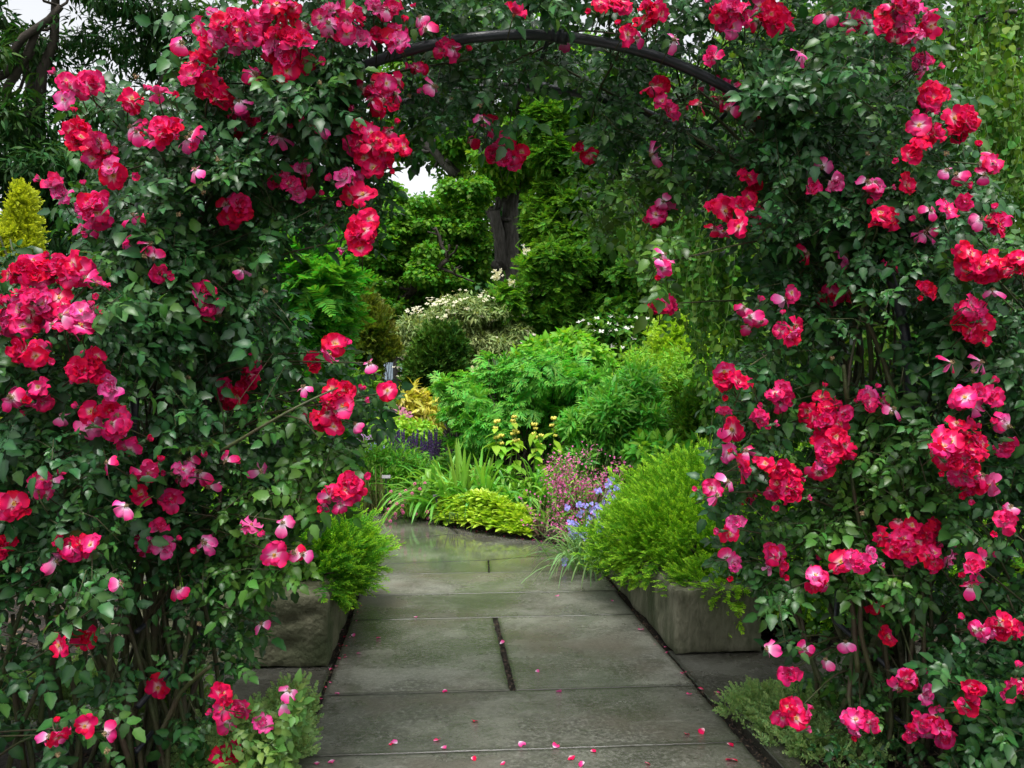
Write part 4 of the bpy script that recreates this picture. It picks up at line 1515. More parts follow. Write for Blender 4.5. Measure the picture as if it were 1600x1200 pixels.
# dry brown hips without petals, each on its stalk
hipq = [(440,130),(620,110),(705,155),(750,165),(640,150),(535,150),(212,120),(415,455),(500,130),(295,590),(317,300),(280,335),(340,250),(225,400),(183,650),(270,740),(30,890),(1355,240),(1480,170),(1520,580),(1347,802),(1478,240),(1300,560),(1250,1015),(168,1173),(432,750),(90,1180),(310,975),(1545,340),(1392,645)]
for (px, py) in hipq:
    pi = plant_of(px, py)
    y_ = float(yfront([(px, py)])[0]) - .05
    p = P(px, py, y_)
    o = bpy.data.objects.new('seed_head', STAM['spent', int(rng.integers(0, 6))])
    COL.objects.link(o)
    o.parent = plants[pi]
    o.location = Vector(p) - plants[pi].location
    o.scale = (.042,) * 3
    o.rotation_euler = (rng.uniform(.4, 1.4), 0, rng.uniform(-1, 1))

# ================================================================== THE GARDEN BEYOND THE ARCH
M['yew'] = leafmat('yew', (.090, .26, .013), (.48, .80, .055), (.33, .60, .036), rough=.65, trans=.36, var=.3, hue=.02, tfrom=.45, tto=1.0, spec=.1)
M['yew_dark'] = leafmat('yew_dark', (.058, .21, .013), (.40, .74, .048), (.25, .53, .03), rough=.65, trans=.36, var=.3, hue=.02, tfrom=.45, tto=1.0, spec=.1)
M['tree_dark'] = leafmat('tree_dark', (.017, .068, .014), (.028, .090, .018), (.048, .125, .020), rough=.5, trans=.25, var=.45, spec=.2)
M['tree_mid'] = leafmat('tree_mid', (0.048, 0.157, 0.015), (0.076, 0.209, 0.019), (0.133, 0.294, 0.025), rough=.55, trans=.38, var=.4, spec=.15)
M['tree_light'] = leafmat('tree_light', (.075, .22, .015), (.11, .28, .022), (.19, .40, .03), rough=.5, trans=.4, var=.4, spec=.2)
M['weep'] = leafmat('weep', (0.051, 0.145, 0.018), (0.079, 0.185, 0.025), (0.150, 0.290, 0.031), rough=.5, trans=.36, var=.4, spec=.2)
M['fern_tree'] = leafmat('fern_tree', (.060, .24, .022), (.085, .30, .028), (.14, .38, .04), rough=.55, trans=.4, var=.3, spec=.2)
M['gold'] = leafmat('gold', (.26, .34, .014), (.56, .62, .04), (.62, .60, .05), rough=.5, trans=.35, var=.3, hue=.01, spec=.2)
M['goldleaf'] = leafmat('goldleaf', (.38, .38, .035), (.62, .56, .08), (.66, .55, .09), rough=.45, trans=.3, var=.3)
M['bronze'] = leafmat('bronze', (.055, .115, .012), (.12, .16, .016), (.21, .16, .018), rough=.5, trans=.25, var=.35, spec=.2)
M['cream'] = leafmat('cream', (.15, .23, .07), (.25, .33, .12), (.40, .45, .20), rough=.5, trans=.3, var=.35, spec=.2)
M['hinoki'] = leafmat('hinoki', (.012, .045, .008), (.05, .13, .012), (.07, .16, .014), rough=.6, trans=.1, var=.35, spec=.15)
M['lime'] = leafmat('lime', (.23, .42, .026), (.40, .60, .05), (.48, .64, .07), rough=.42, trans=.34, var=.2, hue=.01)
M['bright'] = leafmat('bright', (.13, .36, .025), (.19, .45, .035), (.28, .52, .05), rough=.45, trans=.38, var=.3, spec=.25)
M['cut'] = leafmat('cut', (0.104, 0.354, 0.043), (0.159, 0.451, 0.061), (0.244, 0.549, 0.073), rough=.45, trans=.35, var=.3, spec=.25)
M['peren'] = leafmat('peren', (0.090, 0.288, 0.024), (0.144, 0.372, 0.036), (0.216, 0.480, 0.048), rough=.45, trans=.35, var=.35, spec=.25)
M['moss'] = leafmat('moss', (0.144, 0.348, 0.026), (0.228, 0.456, 0.036), (0.324, 0.552, 0.054), rough=.5, trans=.35, var=.35, spec=.2)
M['strap'] = leafmat('strap', (0.105, 0.308, 0.039), (0.154, 0.385, 0.055), (0.242, 0.495, 0.066), rough=.38, trans=.36, var=.3, spec=.4)
M['blue_leaf'] = leafmat('blue_leaf', (.11, .26, .09), (.15, .31, .11), (.20, .36, .12), rough=.45, trans=.3, var=.25, spec=.3)
M['catmint'] = leafmat('catmint', (.17, .29, .10), (.24, .38, .13), (.30, .46, .17), rough=.6, trans=.3, var=.3, spec=.2)
M['reed'] = leafmat('reed', (.14, .15, .05), (.26, .22, .10), (.16, .24, .05), rough=.5, trans=.2, var=.4)
M['purple'] = leafmat('purple', (.050, .022, .075), (.060, .030, .13), (.085, .045, .17), rough=.6, trans=.15, var=.45)
M['mauve'] = leafmat('mauve', (.42, .22, .52), (.56, .32, .64), (.60, .38, .66), rough=.6, trans=.3, var=.3)
M['blueflower'] = leafmat('blueflower', (.25, .23, .78), (.36, .32, .88), (.40, .36, .90), rough=.5, trans=.3, var=.25)
M['pinkflower'] = leafmat('pinkflower', (.60, .08, .34), (.72, .16, .44), (.74, .24, .5), rough=.5, trans=.3, var=.3)
M['dustypink'] = leafmat('dustypink', (.40, .10, .22), (.50, .17, .28), (.52, .2, .3), rough=.6, trans=.2, var=.3)
M['pinkglobe'] = leafmat('pinkglobe', (.80, .10, .42), (.90, .25, .58), (.90, .3, .6), rough=.6, trans=.2, var=.2)
M['yellow'] = leafmat('yellow', (.80, .66, .08), (.88, .80, .16), (.88, .78, .22), rough=.5, trans=.2, var=.12, hue=.008, tcol=(1, .95, .7))
M['white'] = leafmat('white', (.74, .74, .66), (.80, .80, .74), rough=.5, trans=.3, var=.12)
M['creamflower'] = leafmat('creamflower', (.66, .62, .42), (.74, .72, .56), rough=.6, trans=.3, var=.15)
M['green_stem'] = leafmat('green_stem', (.08, .16, .035), (.12, .22, .04), rough=.5, trans=.1, var=.2)
M['stem_red'] = leafmat('stem_red', (.16, .10, .06), (.20, .12, .08), rough=.6, trans=.05, var=.2)
M['plastic_black'] = roughmat('plastic_black', (.02, .02, .022), (.035, .035, .038), 20, .5, .05)
M['plate'] = roughmat('plate', (.20, .19, .20), (.27, .26, .27), 30, .35, .05)

g0 = lambda px, Y: np.array([float(P(px, 600, Y)[0]), Y, 0.0])


def blossoms(sp, p, d, size, petals=5, w=.42, c=None, cup=.25):
    """small flat flowers of a few petals facing d"""
    T = Soup()
    for i in range(petals):
        a = i * 2 * math.pi / petals
        V = np.array([(0, 0, 0), (-w * .5, .55, cup * .6), (0, 1, cup), (w * .5, .55, cup * .6)])
        V = V @ rotz(a).T
        T.raw(V, [0, 3, 2, 1], [4], [0, .7, 1, .7])
    up = rand_dirs(len(p))
    x = nrm(np.cross(up, d)); y = np.cross(d, x)
    sp.inst(Tmpl(T), p, np.stack([x, y, nrm(d)], -1), size * rng.uniform(.75, 1.2, len(p)), c)


# ---- yew mounds on the stone blocks
def yew_mound(label, base, blobs, n, size, mat, group='golden yew mounds on the stone blocks'):
    root = thing('yew_bush', base, label, 'yew', group)
    sp = Soup()
    p, o = grow(blobs, n, .42, .12, 6)
    k = p[:, 2] > .05
    p, o = p[k], o[k]
    d = o * .95 + rand_dirs(len(p)) * .55 + np.array([0, 0, .12])
    d = d + np.where(o[:, 2:3] < -.1, 1, 0) * np.array([0, 0, -.3])
    nn = np.array([0, 0, 1.0]) + o * .5 + rand_dirs(len(p)) * .4
    s_ = size * rng.uniform(.65, 1.3, len(p))
    # long drooping sprays stand out of the mound
    lg = rng.random(len(p)) < (.05 if mat == 'yew' else .3)
    s_ = np.where(lg, size * rng.uniform(1.3, 2.1, len(p)), s_)
    p = p + np.where(lg[:, None], o * .02, 0)
    d = np.where(lg[:, None], nrm(o + rand_dirs(len(p)) * .4 + np.array([0, 0, -.12])), d)
    Rm = basis(d, nn)
    w = rng.integers(0, 3, len(p))
    cc = np.clip(.35 * pnoise(p, 5) , 0, .5)
    for i in range(3):
        sp.inst(YEW[i], p[w == i], Rm[w == i], s_[w == i], cc[w == i])
    st = Soup()
    for b in blobs:
        for i in range(9):
            dd = rand_dirs(1)[0]
            e = np.array(b[:3]) + dd * np.array(b[3:]) * .8
            branch(st, np.array(base) + (0, 0, .02), e, .014, .004, .05, 5, 5)
    st.build('stems', M['twig'], root)
    sp.build('foliage', M[mat], root)
    return root


c = P(1085, 830, 6.0)
yew_mound('large golden-green yew mound overhanging the right stone block', (1.75, 6.0, .36),
          [(1.95, 6.05, .55, .72, .75, .44), (1.60, 5.75, .47, .46, .6, .30), (2.35, 5.9, .50, .55, .7, .42), (2.1, 6.5, .62, .6, .5, .40), (1.42, 6.2, .36, .32, .5, .20), (1.80, 5.30, .42, .44, .35, .24), (1.66, 5.0, .38, .30, .18, .13), (2.1, 5.1, .38, .32, .25, .2)], 23000, .078, 'yew')
yew_mound('darker spreading yew behind the right rose, at the end of the stone block', (2.65, 5.7, .02),
          [(2.75, 5.7, .48, .6, .6, .42), (3.3, 5.8, .45, .6, .6, .40), (2.4, 5.2, .36, .3, .35, .25)], 4600, .1, 'yew_dark')
yew_mound('small yew mound spilling over the left stone block onto the path edge', (-.95, 5.8, .38),
          [(-.92, 5.8, .50, .40, .62, .28), (-.68, 5.5, .43, .28, .48, .18), (-1.25, 5.7, .50, .4, .5, .30), (-1.1, 5.25, .52, .34, .3, .26), (-.62, 5.9, .38, .22, .5, .16), (-.8, 5.2, .42, .28, .3, .13), (-.75, 6.2, .42, .28, .3, .2), (-1.1, 5.2, .46, .35, .3, .18), (-1.0, 6.2, .55, .4, .4, .2)], 11000, .08, 'yew_dark')

# ---- large cut-leaved perennial in the middle
make_shrub('cut_leaf_shrub', 'tall bright green clump with deeply cut leaves in the middle of the far bed', 'shrub', g0(810, 11),
           cblobs([(800, 625, 88, 62, 0, .75), (868, 612, 80, 58, .1, .7), (745, 655, 62, 50, -.1, .6), (820, 680, 110, 50, .1, .7), (790, 585, 45, 34, .1, .45), (715, 630, 34, 40, 0, .4), (905, 640, 52, 52, .1, .5), (870, 570, 40, 26, .2, .4), (765, 568, 18, 16, .1, .25), (835, 562, 22, 16, .1, .3), (705, 605, 20, 18, 0, .3), (925, 598, 24, 18, .1, .3), (780, 720, 80, 40, .4, .4)], 11.4),
           1900, CUT, .21, M['cut'], surf=.5, cut=-.2, nf=3, up=.9, outw=.7, droop=.25, rnd=.35, stem_r=.014, clump=4)

# narrow-leaved perennials on its right side
make_shrub('willow_leaf_clump', 'mid-green clump of narrow leaves directly right of the cut-leaved shrub', 'perennial', g0(960, 10.3),
           cblobs([(950, 650, 60, 70, 0, .5), (1000, 665, 60, 60, .1, .5), (920, 690, 50, 50, -.1, .4), (985, 610, 40, 40, .2, .4)], 10.3),
           11500, LANCE, .115, M['cut'], surf=.7, cut=0, nf=4, up=.6, droop=-.1, rnd=.6, clump=6)
make_shrub('spirea', 'yellow-green feathery shrub above the right yew mound', 'shrub', g0(1040, 11.6),
           cblobs([(985, 598, 50, 34, 0, .6), (1000, 600, 52, 42, 0, .6), (1060, 605, 62, 46, .1, .7), (1100, 640, 60, 50, -.2, .6), (1040, 650, 60, 40, -.4, .5), (1140, 600, 60, 50, .2, .6)], 11.6),
           17000, LANCE, .085, M['moss'], surf=.6, cut=0, nf=4, up=.7, droop=.0, clump=7)
make_shrub('small_conifer', 'small dark green conifer between the spirea and the right yew', 'conifer', g0(1085, 9.6),
           cblobs([(1086, 655, 26, 36, 0, .3), (1100, 690, 30, 30, 0, .3)], 9.6), 2200, SCALE, .11, M['tree_mid'], surf=.6, cut=0, nf=6, up=.3, droop=-.3)
make_shrub('leafy_perennial', 'broad-leaved green perennial in front of the small dark conifer', 'perennial', g0(1060, 8.3),
           cblobs([(1065, 716, 50, 26, 0, .35), (1120, 720, 50, 30, .1, .35), (1015, 705, 30, 22, .2, .25)], 8.3), 1500, LEAF, .11, M['peren'], surf=.6, cut=0, nf=5)
make_shrub('golden_spruce', 'feathery lime-yellow conifer at the foot of the weeping tree', 'conifer', g0(1065, 13),
           cblobs([(1060, 560, 40, 40, 0, .5), (1050, 525, 22, 24, 0, .3), (1095, 575, 36, 34, 0, .4), (1028, 585, 26, 22, 0, .3)], 13), 4800, SCALE, .17, M['lime'], surf=.6, cut=0, nf=3, up=.5, droop=-.3)
make_shrub('mock_orange', 'bright light green shrub behind the cut-leaved clump', 'shrub', g0(878, 15),
           cblobs([(845, 555, 36, 26, 0, .6), (890, 548, 40, 30, 0, .6), (925, 570, 36, 30, 0, .5), (865, 580, 50, 30, 0, .5)], 15), 4200, LEAF, .14, M['bright'], surf=.6, cut=.1, nf=2.5)


def dogflowers(root, blobs):
    sp = Soup()
    p, o = grow(blobs, 380, .1, .1, 2)
    k = (o[:, 2] > -.1) & (pnoise(p, 5) > -.2)
    blossoms(sp, p[k] + o[k] * .06, nrm(o[k] * .5 + np.array([0, -.4, 1])), .058, 4, .7)
    tag(sp.build('bracts', M['white'], root), kind='stuff')


make_shrub('dogwood', 'low dark dogwood dotted with white flowers under the big trees', 'tree', g0(958, 18),
           cblobs([(935, 520, 40, 26, 0, .8), (985, 525, 42, 30, 0, .8), (960, 550, 60, 34, 0, .8), (950, 500, 30, 14, 0, .5)], 18), 6500, LEAF, .15, M['tree_mid'], surf=.6, cut=.1, nf=2, extra=dogflowers)


def elderflowers(root, blobs):
    sp = Soup()
    p, o = grow(blobs, 150, .12, .1, 2)
    k = o[:, 2] > -.3
    p, o = p[k], o[k]
    pp = (p[:, None] + rng.normal(size=(len(p), 7, 3)) * np.array([.09, .09, .03])).reshape(-1, 3)
    oo = np.repeat(o, 7, 0)
    blossoms(sp, pp + oo * .06, nrm(oo * .3 + np.array([0, -.4, 1]) + rng.normal(size=oo.shape) * .2), .045, 4, .7)
    tag(sp.build('blossom_heads', M['creamflower'], root), kind='stuff')


make_shrub('variegated_elder', 'large pale cream-variegated shrub in flower behind the dark conifer', 'shrub', g0(720, 18.5),
           cblobs([(740, 490, 50, 32, 0, 1), (690, 500, 48, 34, -.3, 1), (655, 530, 34, 40, -.3, .8), (790, 500, 46, 36, 0, 1), (740, 540, 60, 40, 0, 1), (800, 545, 50, 40, 0, 1), (670, 580, 40, 40, -.2, .8)], 18.5),
           25000, LANCE, .14, M['cream'], surf=.6, cut=.1, nf=2, clump=6, extra=elderflowers, up=.9)
make_shrub('hinoki_cypress', 'rounded dark green conifer in front of the cream-flowered shrub', 'conifer', g0(680, 16.5),
           cblobs([(682, 570, 34, 40, 0, .55), (700, 545, 22, 26, 0, .4), (665, 595, 36, 30, 0, .5), (700, 600, 40, 34, 0, .5), (680, 535, 16, 18, 0, .3)], 16.5),
           5200, SCALE, .20, M['hinoki'], surf=.5, cut=0, nf=3, up=.4, droop=-.3)
make_shrub('bronze_thuja', 'bronze-tinged upright conifer left of the cream-flowered shrub', 'conifer', g0(575, 15),
           cblobs([(580, 530, 28, 45, 0, .5), (555, 560, 28, 45, 0, .5), (600, 570, 22, 40, 0, .4), (570, 490, 16, 22, 0, .3)], 15), 5200, SCALE, .17, M['bronze'], surf=.6, cut=0, nf=3, up=.4, droop=-.3)
make_shrub('golden_shrub', 'golden yellow shrub with drooping leaves below the dark conifer', 'shrub', g0(640, 14.3),
           cblobs([(628, 620, 26, 22, 0, .4), (655, 640, 28, 24, 0, .4), (612, 640, 24, 24, 0, .4), (668, 660, 18, 18, 0, .3)], 14.3), 2400, LANCE, .17, M['goldleaf'], surf=.6, cut=0, nf=4, droop=.2)
make_shrub('boxwood_mound', 'low rounded light green mound behind the purple salvia', 'shrub', g0(610, 13),
           cblobs([(610, 675, 44, 26, 0, .5), (650, 680, 34, 22, 0, .4), (575, 690, 30, 24, 0, .4)], 13), 4200, ROUND, .06, M['moss'], surf=.5, cut=0, nf=5)
make_shrub('mid_green_shrub', 'mid-green shrub under the ferny tree, left of the golden shrub', 'shrub', g0(560, 13.6),
           cblobs([(560, 620, 46, 40, 0, .5), (520, 640, 40, 50, 0, .5), (590, 630, 26, 26, .2, .3)], 13.6), 5000, LEAF, .09, M['tree_light'], surf=.6, cut=.1, nf=4)
make_shrub('cranesbill', 'feathery green perennial mound at the left end of the far bed', 'perennial', g0(590, 11.2),
           cblobs([(575, 725, 42, 34, 0, .4), (620, 730, 44, 32, 0, .4), (655, 745, 34, 26, -.1, .3), (600, 755, 50, 24, -.2, .3)], 11.2), 5200, LANCE, .085, M['peren'], surf=.6, cut=.1, nf=5, up=.6, droop=-.2)

# pink valerian and phlox
for nm, lab, px, py, rx, ry, Y, mt, nfl, base_y in (
        ('valerian', 'dusty pink flower heads on thin stems before the golden shrub', 618, 648, 24, 12, 13.6, 'dustypink', 260, 690),
        ('phlox', 'patch of mauve-pink phlox just behind the left rose', 556, 690, 22, 16, 12.3, 'mauve', 320, 715),
        ('forget_me_not', 'small patch of blue flowers between the phlox and the salvia', 583, 700, 16, 8, 12.2, 'blueflower', 90, 715)):
    root = thing(nm, g0(px, Y), lab, 'flowers')
    b = cblobs([(px, py, rx, ry, 0, .3)], Y)
    sp = Soup(); p, o = grow(b, nfl, .9, -1.5)
    blossoms(sp, p, nrm(o * .3 + np.array([0, -.6, .8])), .026, 5, .6)
    tag(sp.build('blossoms', M[mt], root), kind='stuff')
    st = Soup()
    for i in rng.integers(0, len(p), 40):
        st.tube([p[i], np.array([p[i][0] + rng.normal() * .03, p[i][1], .05])], .005, 3)
    st.build('stems', M['green_stem'], root)
    sp = Soup(); p2 = p[rng.integers(0, len(p), 300)] * np.array([1, 1, .6]); p2[:, 2] *= rng.uniform(.3, 1.5, len(p2))
    leaves(sp, LANCE, p2, rand_dirs(len(p2)), .09)
    sp.build('foliage', M['peren'], root)

# purple salvia: each flower spike is a part
root = thing('purple_salvia', g0(650, 11.9), 'dense clump of dark purple flower spikes left of the cut-leaved shrub', 'flowers')
FL = Soup()
for i in range(46):
    z = i / 45
    a = i * 2.4
    r = .035 * (1 - .6 * z) * rng.uniform(.7, 1.2)
    pz = np.array([math.cos(a) * r, math.sin(a) * r, z])
    FL.raw(pz + np.array([[-.022, 0, -.02], [.022, 0, -.02], [.016, .0, .03], [-.016, .0, .03]]) @ rotz(a).T, [0, 1, 2, 3], [4], [z] * 4)
FL = Tmpl(FL)
for i in range(70):
    px = 604 + 88 * rng.random(); yy = 11.9 + rng.uniform(-.4, .4)
    h = rng.uniform(.28, .46)
    b = P(px, 600, yy); zt = 1.5 + (600 - rng.uniform(668, 702)) * yy / F
    sp = Soup()
    ln = nrm(np.array([rng.normal() * .08, rng.normal() * .08, 1]))
    Rm = basis(np.array([[0, 1.0, 0]]), ln[None])
    sp.inst(FL, np.array([[b[0], yy, zt - h]]), Rm, np.array([[.42, .42, h]]), rng.random())
    sp.tube([(b[0], yy, .04), (b[0], yy, zt - h)], .004, 3)
    sp.build('flower_spike', M['purple'], root)
sp = Soup(); p, o = grow(cblobs([(650, 722, 50, 16, 0, .45)], 11.9), 1200, .8, -1.5)
leaves(sp, LEAF, p, o, .08); sp.build('foliage', M['peren'], root)

# ---- daylily clump: arching strap leaves
root = thing('daylily', g0(765, 9.9), 'broad clump of arching green strap leaves in front of the cut-leaved shrub', 'daylily')
for seg_i, (px0, px1, n_, Y0) in enumerate(((662, 765, 320, 10.2), (745, 862, 420, 9.85))):
    sp = Soup()
    k = n_
    b = np.column_stack([P(rng.uniform(px0, px1, k), np.full(k, 600), Y0)[:, 0], Y0 + rng.uniform(-.3, .35, k), np.full(k, .04)])
    d = nrm(np.column_stack([rng.normal(size=k) * .55, rng.normal(size=k) * .45 - .1, np.full(k, 1.0)]))
    sp.ribbons(b, d, rng.uniform(.75, 1.15, k), rng.uniform(.034, .056, k), rng.uniform(.35, .9, k), 9, rng.random(k) * .7, twist=.25)
    sp.build('leaves', M['strap'], root)
sp = Soup(); k = 46
b = np.column_stack([P(rng.uniform(715, 765, k), np.full(k, 600), 9.9)[:, 0], 9.9 + rng.uniform(-.1, .1, k), np.full(k, .04)])
sp.ribbons(b, nrm(np.column_stack([rng.normal(size=k) * .22, rng.normal(size=k) * .2, np.ones(k)])), rng.uniform(.7, .95, k), .05, rng.uniform(.05, .35, k), 8, .9, twist=.3)
sp.build('upright_leaves', M['strap'], root)

# strap-leaved clumps at the right
for (lab, px0, px1, Y0, n_, hh) in (('strap-leaved clump between the pink flowers and the right yew mound', 985, 1075, 7.7, 150, .62),):
    root = thing('corn_lily', g0((px0 + px1) / 2, Y0), lab, 'perennial')
    sp = Soup(); k = n_
    b = np.column_stack([P(rng.uniform(px0, px1, k), np.full(k, 600), Y0)[:, 0], Y0 + rng.uniform(-.25, .3, k), np.full(k, .18)])
    sp.ribbons(b, nrm(np.column_stack([rng.normal(size=k) * .5, rng.normal(size=k) * .4, np.ones(k)])), rng.uniform(.6, 1, k) * hh * 1.2, rng.uniform(.018, .034, k), rng.uniform(.2, .8, k), 8, rng.random(k) * .7, twist=.25)
    sp.build('leaves', M['strap'], root)

# iris-like reeds at the far left of the bed, and the grassy tuft with pink globes
root = thing('iris_clump', g0(572, 10.9), 'dry reedy stems and narrow leaves left of the plant label', 'perennial')
sp = Soup(); k = 150
b = np.column_stack([P(rng.uniform(560, 600, k), np.full(k, 600), 10.7)[:, 0], 10.7 + rng.uniform(-.25, .3, k), np.full(k, .03)])
sp.ribbons(b, nrm(np.column_stack([rng.normal(size=k) * .3, rng.normal(size=k) * .2, np.ones(k)])), rng.uniform(.35, .7, k), .012, rng.uniform(.0, .4, k), 6, rng.random(k))
sp.build('leaves', M['reed'], root)

root = thing('thrift', g0(660, 9.9), 'grassy tuft with bright pink globe flowers leaning over the wet paving', 'flowers')
sp = Soup(); k = 420
cx = float(P(662, 600, 10.0)[0])
b = np.column_stack([cx + rng.normal(size=k) * .13, 10.05 + rng.normal(size=k) * .12, np.full(k, .04)])
sp.ribbons(b, nrm(np.column_stack([rng.normal(size=k) * .7, rng.normal(size=k) * .6, np.ones(k)])), rng.uniform(.16, .36, k), .008, rng.uniform(.1, .5, k), 5, rng.random(k), twist=.2)
sp.build('leaves', M['strap'], root)
GLOBE = Soup(); gp = rand_dirs(46)
blossoms(GLOBE, gp * .8, gp, .42, 3, .7)
GLOBE = Tmpl(GLOBE)
for (px, py) in ((611, 768), (625, 773), (634, 767), (648, 756), (664, 755), (610, 785), (607, 796), (628, 797), (618, 803), (630, 801), (650, 803), (668, 800), (629, 790), (603, 811), (610, 815), (618, 813), (612, 792), (644, 771), (656, 764), (604, 803), (669, 812), (632, 780), (620, 787)):
    yy = 9.9 + rng.uniform(-.25, .2)
    p = P(px, py, yy); p[2] = max(p[2], .03)
    fl = Soup(); fl.inst(GLOBE, p[None], np.eye(3)[None], .019)
    fo = fl.build('globe_flower', M['pinkglobe'], root)
    sp = Soup(); sp.tube(smooth([(cx + rng.normal() * .08, 10.05, .05), ((cx + p[0]) / 2, 10.0, p[2] + .08), p], 8), .0035, 3)
    sp.build('stalk', M['green_stem'], fo)

# plant labels
for (px, py, Y, lab, w, h) in ((603, 745, 10.55, 'grey plant label on a black stake before the reedy clump', .105, .052), (682, 775, 9.75, 'small dark plant label between the pink globes and the daylily', .075, .04)):
    root = thing('plant_label', g0(px, Y), lab, 'plant label')
    p = P(px, py, Y)
    sp = Soup(); sp.box((p[0] - .009, Y - .003, -.02), (p[0] + .009, Y + .003, p[2] - .01)); sp.build('stake', M['plastic_black'], root, smooth=False)
    sp = Soup(); T = Soup(); T.box((-w / 2, -h / 2, -.003), (w / 2, h / 2, .003))
    sp.inst(Tmpl(T), p[None], basis(np.array([[0, .75, .66]]), np.array([[0, -.66, .75]])), 1.0)
    sp.build('plate', M['plate'] if px < 650 else M['plastic_black'], root, smooth=False)

# ---- lime sedum edging
root = thing('lime_sedum', g0(752, 9.35), 'low chartreuse mound of fleshy leaves at the edge of the wet path', 'perennial')
sp = Soup()
for i in range(260):
    t_ = rng.random()
    px = 690 + 134 * t_
    yb = np.interp(px, [690, 760, 825], [9.6, 9.0, 8.62]) + rng.uniform(-.03, .38)
    zt = .08 + .22 * math.sin(math.pi * np.clip(t_, .2, .8)) * rng.uniform(.5, 1.15)
    fz = np.clip((yb - np.interp(px, [690, 760, 825], [9.6, 9.0, 8.62])) / .22, .12, 1)
    c_ = np.array([float(P(px, 600, yb)[0]), yb, zt * fz ** .6])
    k = 12
    a = np.arange(k) * 2.4 + rng.uniform(0, 6)
    el = np.linspace(.1, 1.35, k) + rng.normal(size=k) * .15
    d = np.stack([np.cos(a) * np.cos(el), np.sin(a) * np.cos(el), np.sin(el)], -1)
    Rm = basis(d, np.array([0, 0, 1.0]) - d * .2)
    sp.inst(SPAT, np.repeat(c_[None], k, 0) + d * .012, Rm, 0.125 * rng.uniform(.7, 1.2, k) * (1 - .35 * np.linspace(0, 1, k)), rng.uniform(0, .8))
sp.build('foliage', M['lime'], root)
st = Soup()
for i in range(80):
    x = float(P(rng.uniform(700, 815), 600, 9.4)[0]); st.tube([(x, 9.4, .02), (x + rng.normal() * .03, 9.3 + rng.normal() * .1, .17)], .006, 4)
st.build('stems', M['green_stem'], root)

# ---- Jerusalem sage: whorled yellow flowers on four tall stems
root = thing('jerusalem_sage', g0(815, 10.0), 'tall plant with whorled yellow flowers standing before the cut-leaved shrub', 'flowers')
WH = Soup()
for i in range(9):
    a = i * 2 * math.pi / 9
    cc_ = np.array([math.cos(a) * .62, math.sin(a) * .62, .25 * (i % 2)])
    V, q_, S_ = [(0, 0, .42)], [], []
    for r_, z_ in ((.30, .28), (.36, 0), (.2, -.3)):
        for j in range(6):
            V.append((math.cos(j * math.pi / 3) * r_, math.sin(j * math.pi / 3) * r_, z_))
    for j in range(6):
        k_ = (j + 1) % 6
        q_ += [0, 1 + j, 1 + k_]; S_.append(3)
        for r0_ in (0, 6):
            q_ += [1 + r0_ + j, 7 + r0_ + j, 7 + r0_ + k_, 1 + r0_ + k_]; S_.append(4)
    WH.raw(np.array(V) + cc_, q_, S_, [1] + [.8] * 6 + [.5] * 6 + [0] * 6)
WH = Tmpl(WH)
for (px, whs) in ((775, (659, 669, 684)), (802, (652, 658, 663, 673, 678, 690)), (783, (681, 693)), (836, (664, 670, 678, 684, 704)), (843, (681, 695)), (865, (654, 665, 681)), (807, (676, 688))):
    Y = 10.0 + rng.uniform(-.1, .1)
    x = float(P(px, 600, Y)[0])
    zt = float(P(px, whs[0], Y)[2])
    sp = Soup(); sp.tube(smooth([(x + rng.normal() * .05, Y + .05, .04), (x, Y, zt * .6), (x, Y, zt)], 8), .007, 5)
    stalk = sp.build('flower_stalk', M['green_stem'], root)
    for py in whs:
        w_ = Soup(); p = P(px + rng.normal() * 1.2, py, Y)
        w_.inst(WH, p[None], basis(np.array([[math.cos(py), math.sin(py), .1]]), np.array([[0, -.1, 1.0]])), .036 * rng.uniform(.8, 1.2))
        w_.build('flower_whorl', M['yellow'], stalk)
    lf = Soup(); k = 10
    pz = np.column_stack([np.full(k, x), np.full(k, Y), rng.uniform(.4, .95, k) * zt])
    d = nrm(np.column_stack([rng.normal(size=k), rng.normal(size=k) - .3, np.full(k, -.35)]))
    lf.inst(LEAF, pz, basis(d, np.array([0, 0, 1.0]) - d * 0), .17 * rng.uniform(.7, 1.2, k), .6)
    lf.build('leaves', M['bright'], stalk)

# foxtail lilies
for (px, lab) in ((738, 'cream foxtail lily spike, the taller left one beside the dark conifer'), (746, 'cream foxtail lily spike, the right one against the cut-leaved shrub')):
    Y = 12.4
    root = thing('foxtail_lily', g0(px, Y), lab, 'flower', 'foxtail lily spikes')
    zt = float(P(px, 573, Y)[2]); x = float(P(px, 600, Y)[0])
    sp = Soup(); k = 260
    z = rng.uniform(0, 1, k); a = rng.uniform(0, 6.28, k)
    r = .035 * (1.1 - z)
    p = np.column_stack([x + np.cos(a) * r, Y + np.sin(a) * r, zt - .38 + z * .38])
    blossoms(sp, p, nrm(np.column_stack([np.cos(a), np.sin(a), np.full(k, .3)])), .022, 4, .6)
    sp.build('flower_spike', M['creamflower'], root)
    st = Soup(); st.tube([(x, Y, .03), (x, Y, zt - .05)], .008, 5); st.build('stem', M['green_stem'], root)

# ---- airy shrub with small pink flowers
b = cblobs([(905, 745, 44, 40, 0, .32), (885, 790, 36, 44, 0, .3), (935, 765, 36, 40, .1, .3), (875, 740, 26, 30, 0, .25), (955, 730, 22, 22, 0, .2), (900, 820, 34, 30, -.1, .25), (935, 715, 24, 20, .1, .2)], 8.3)


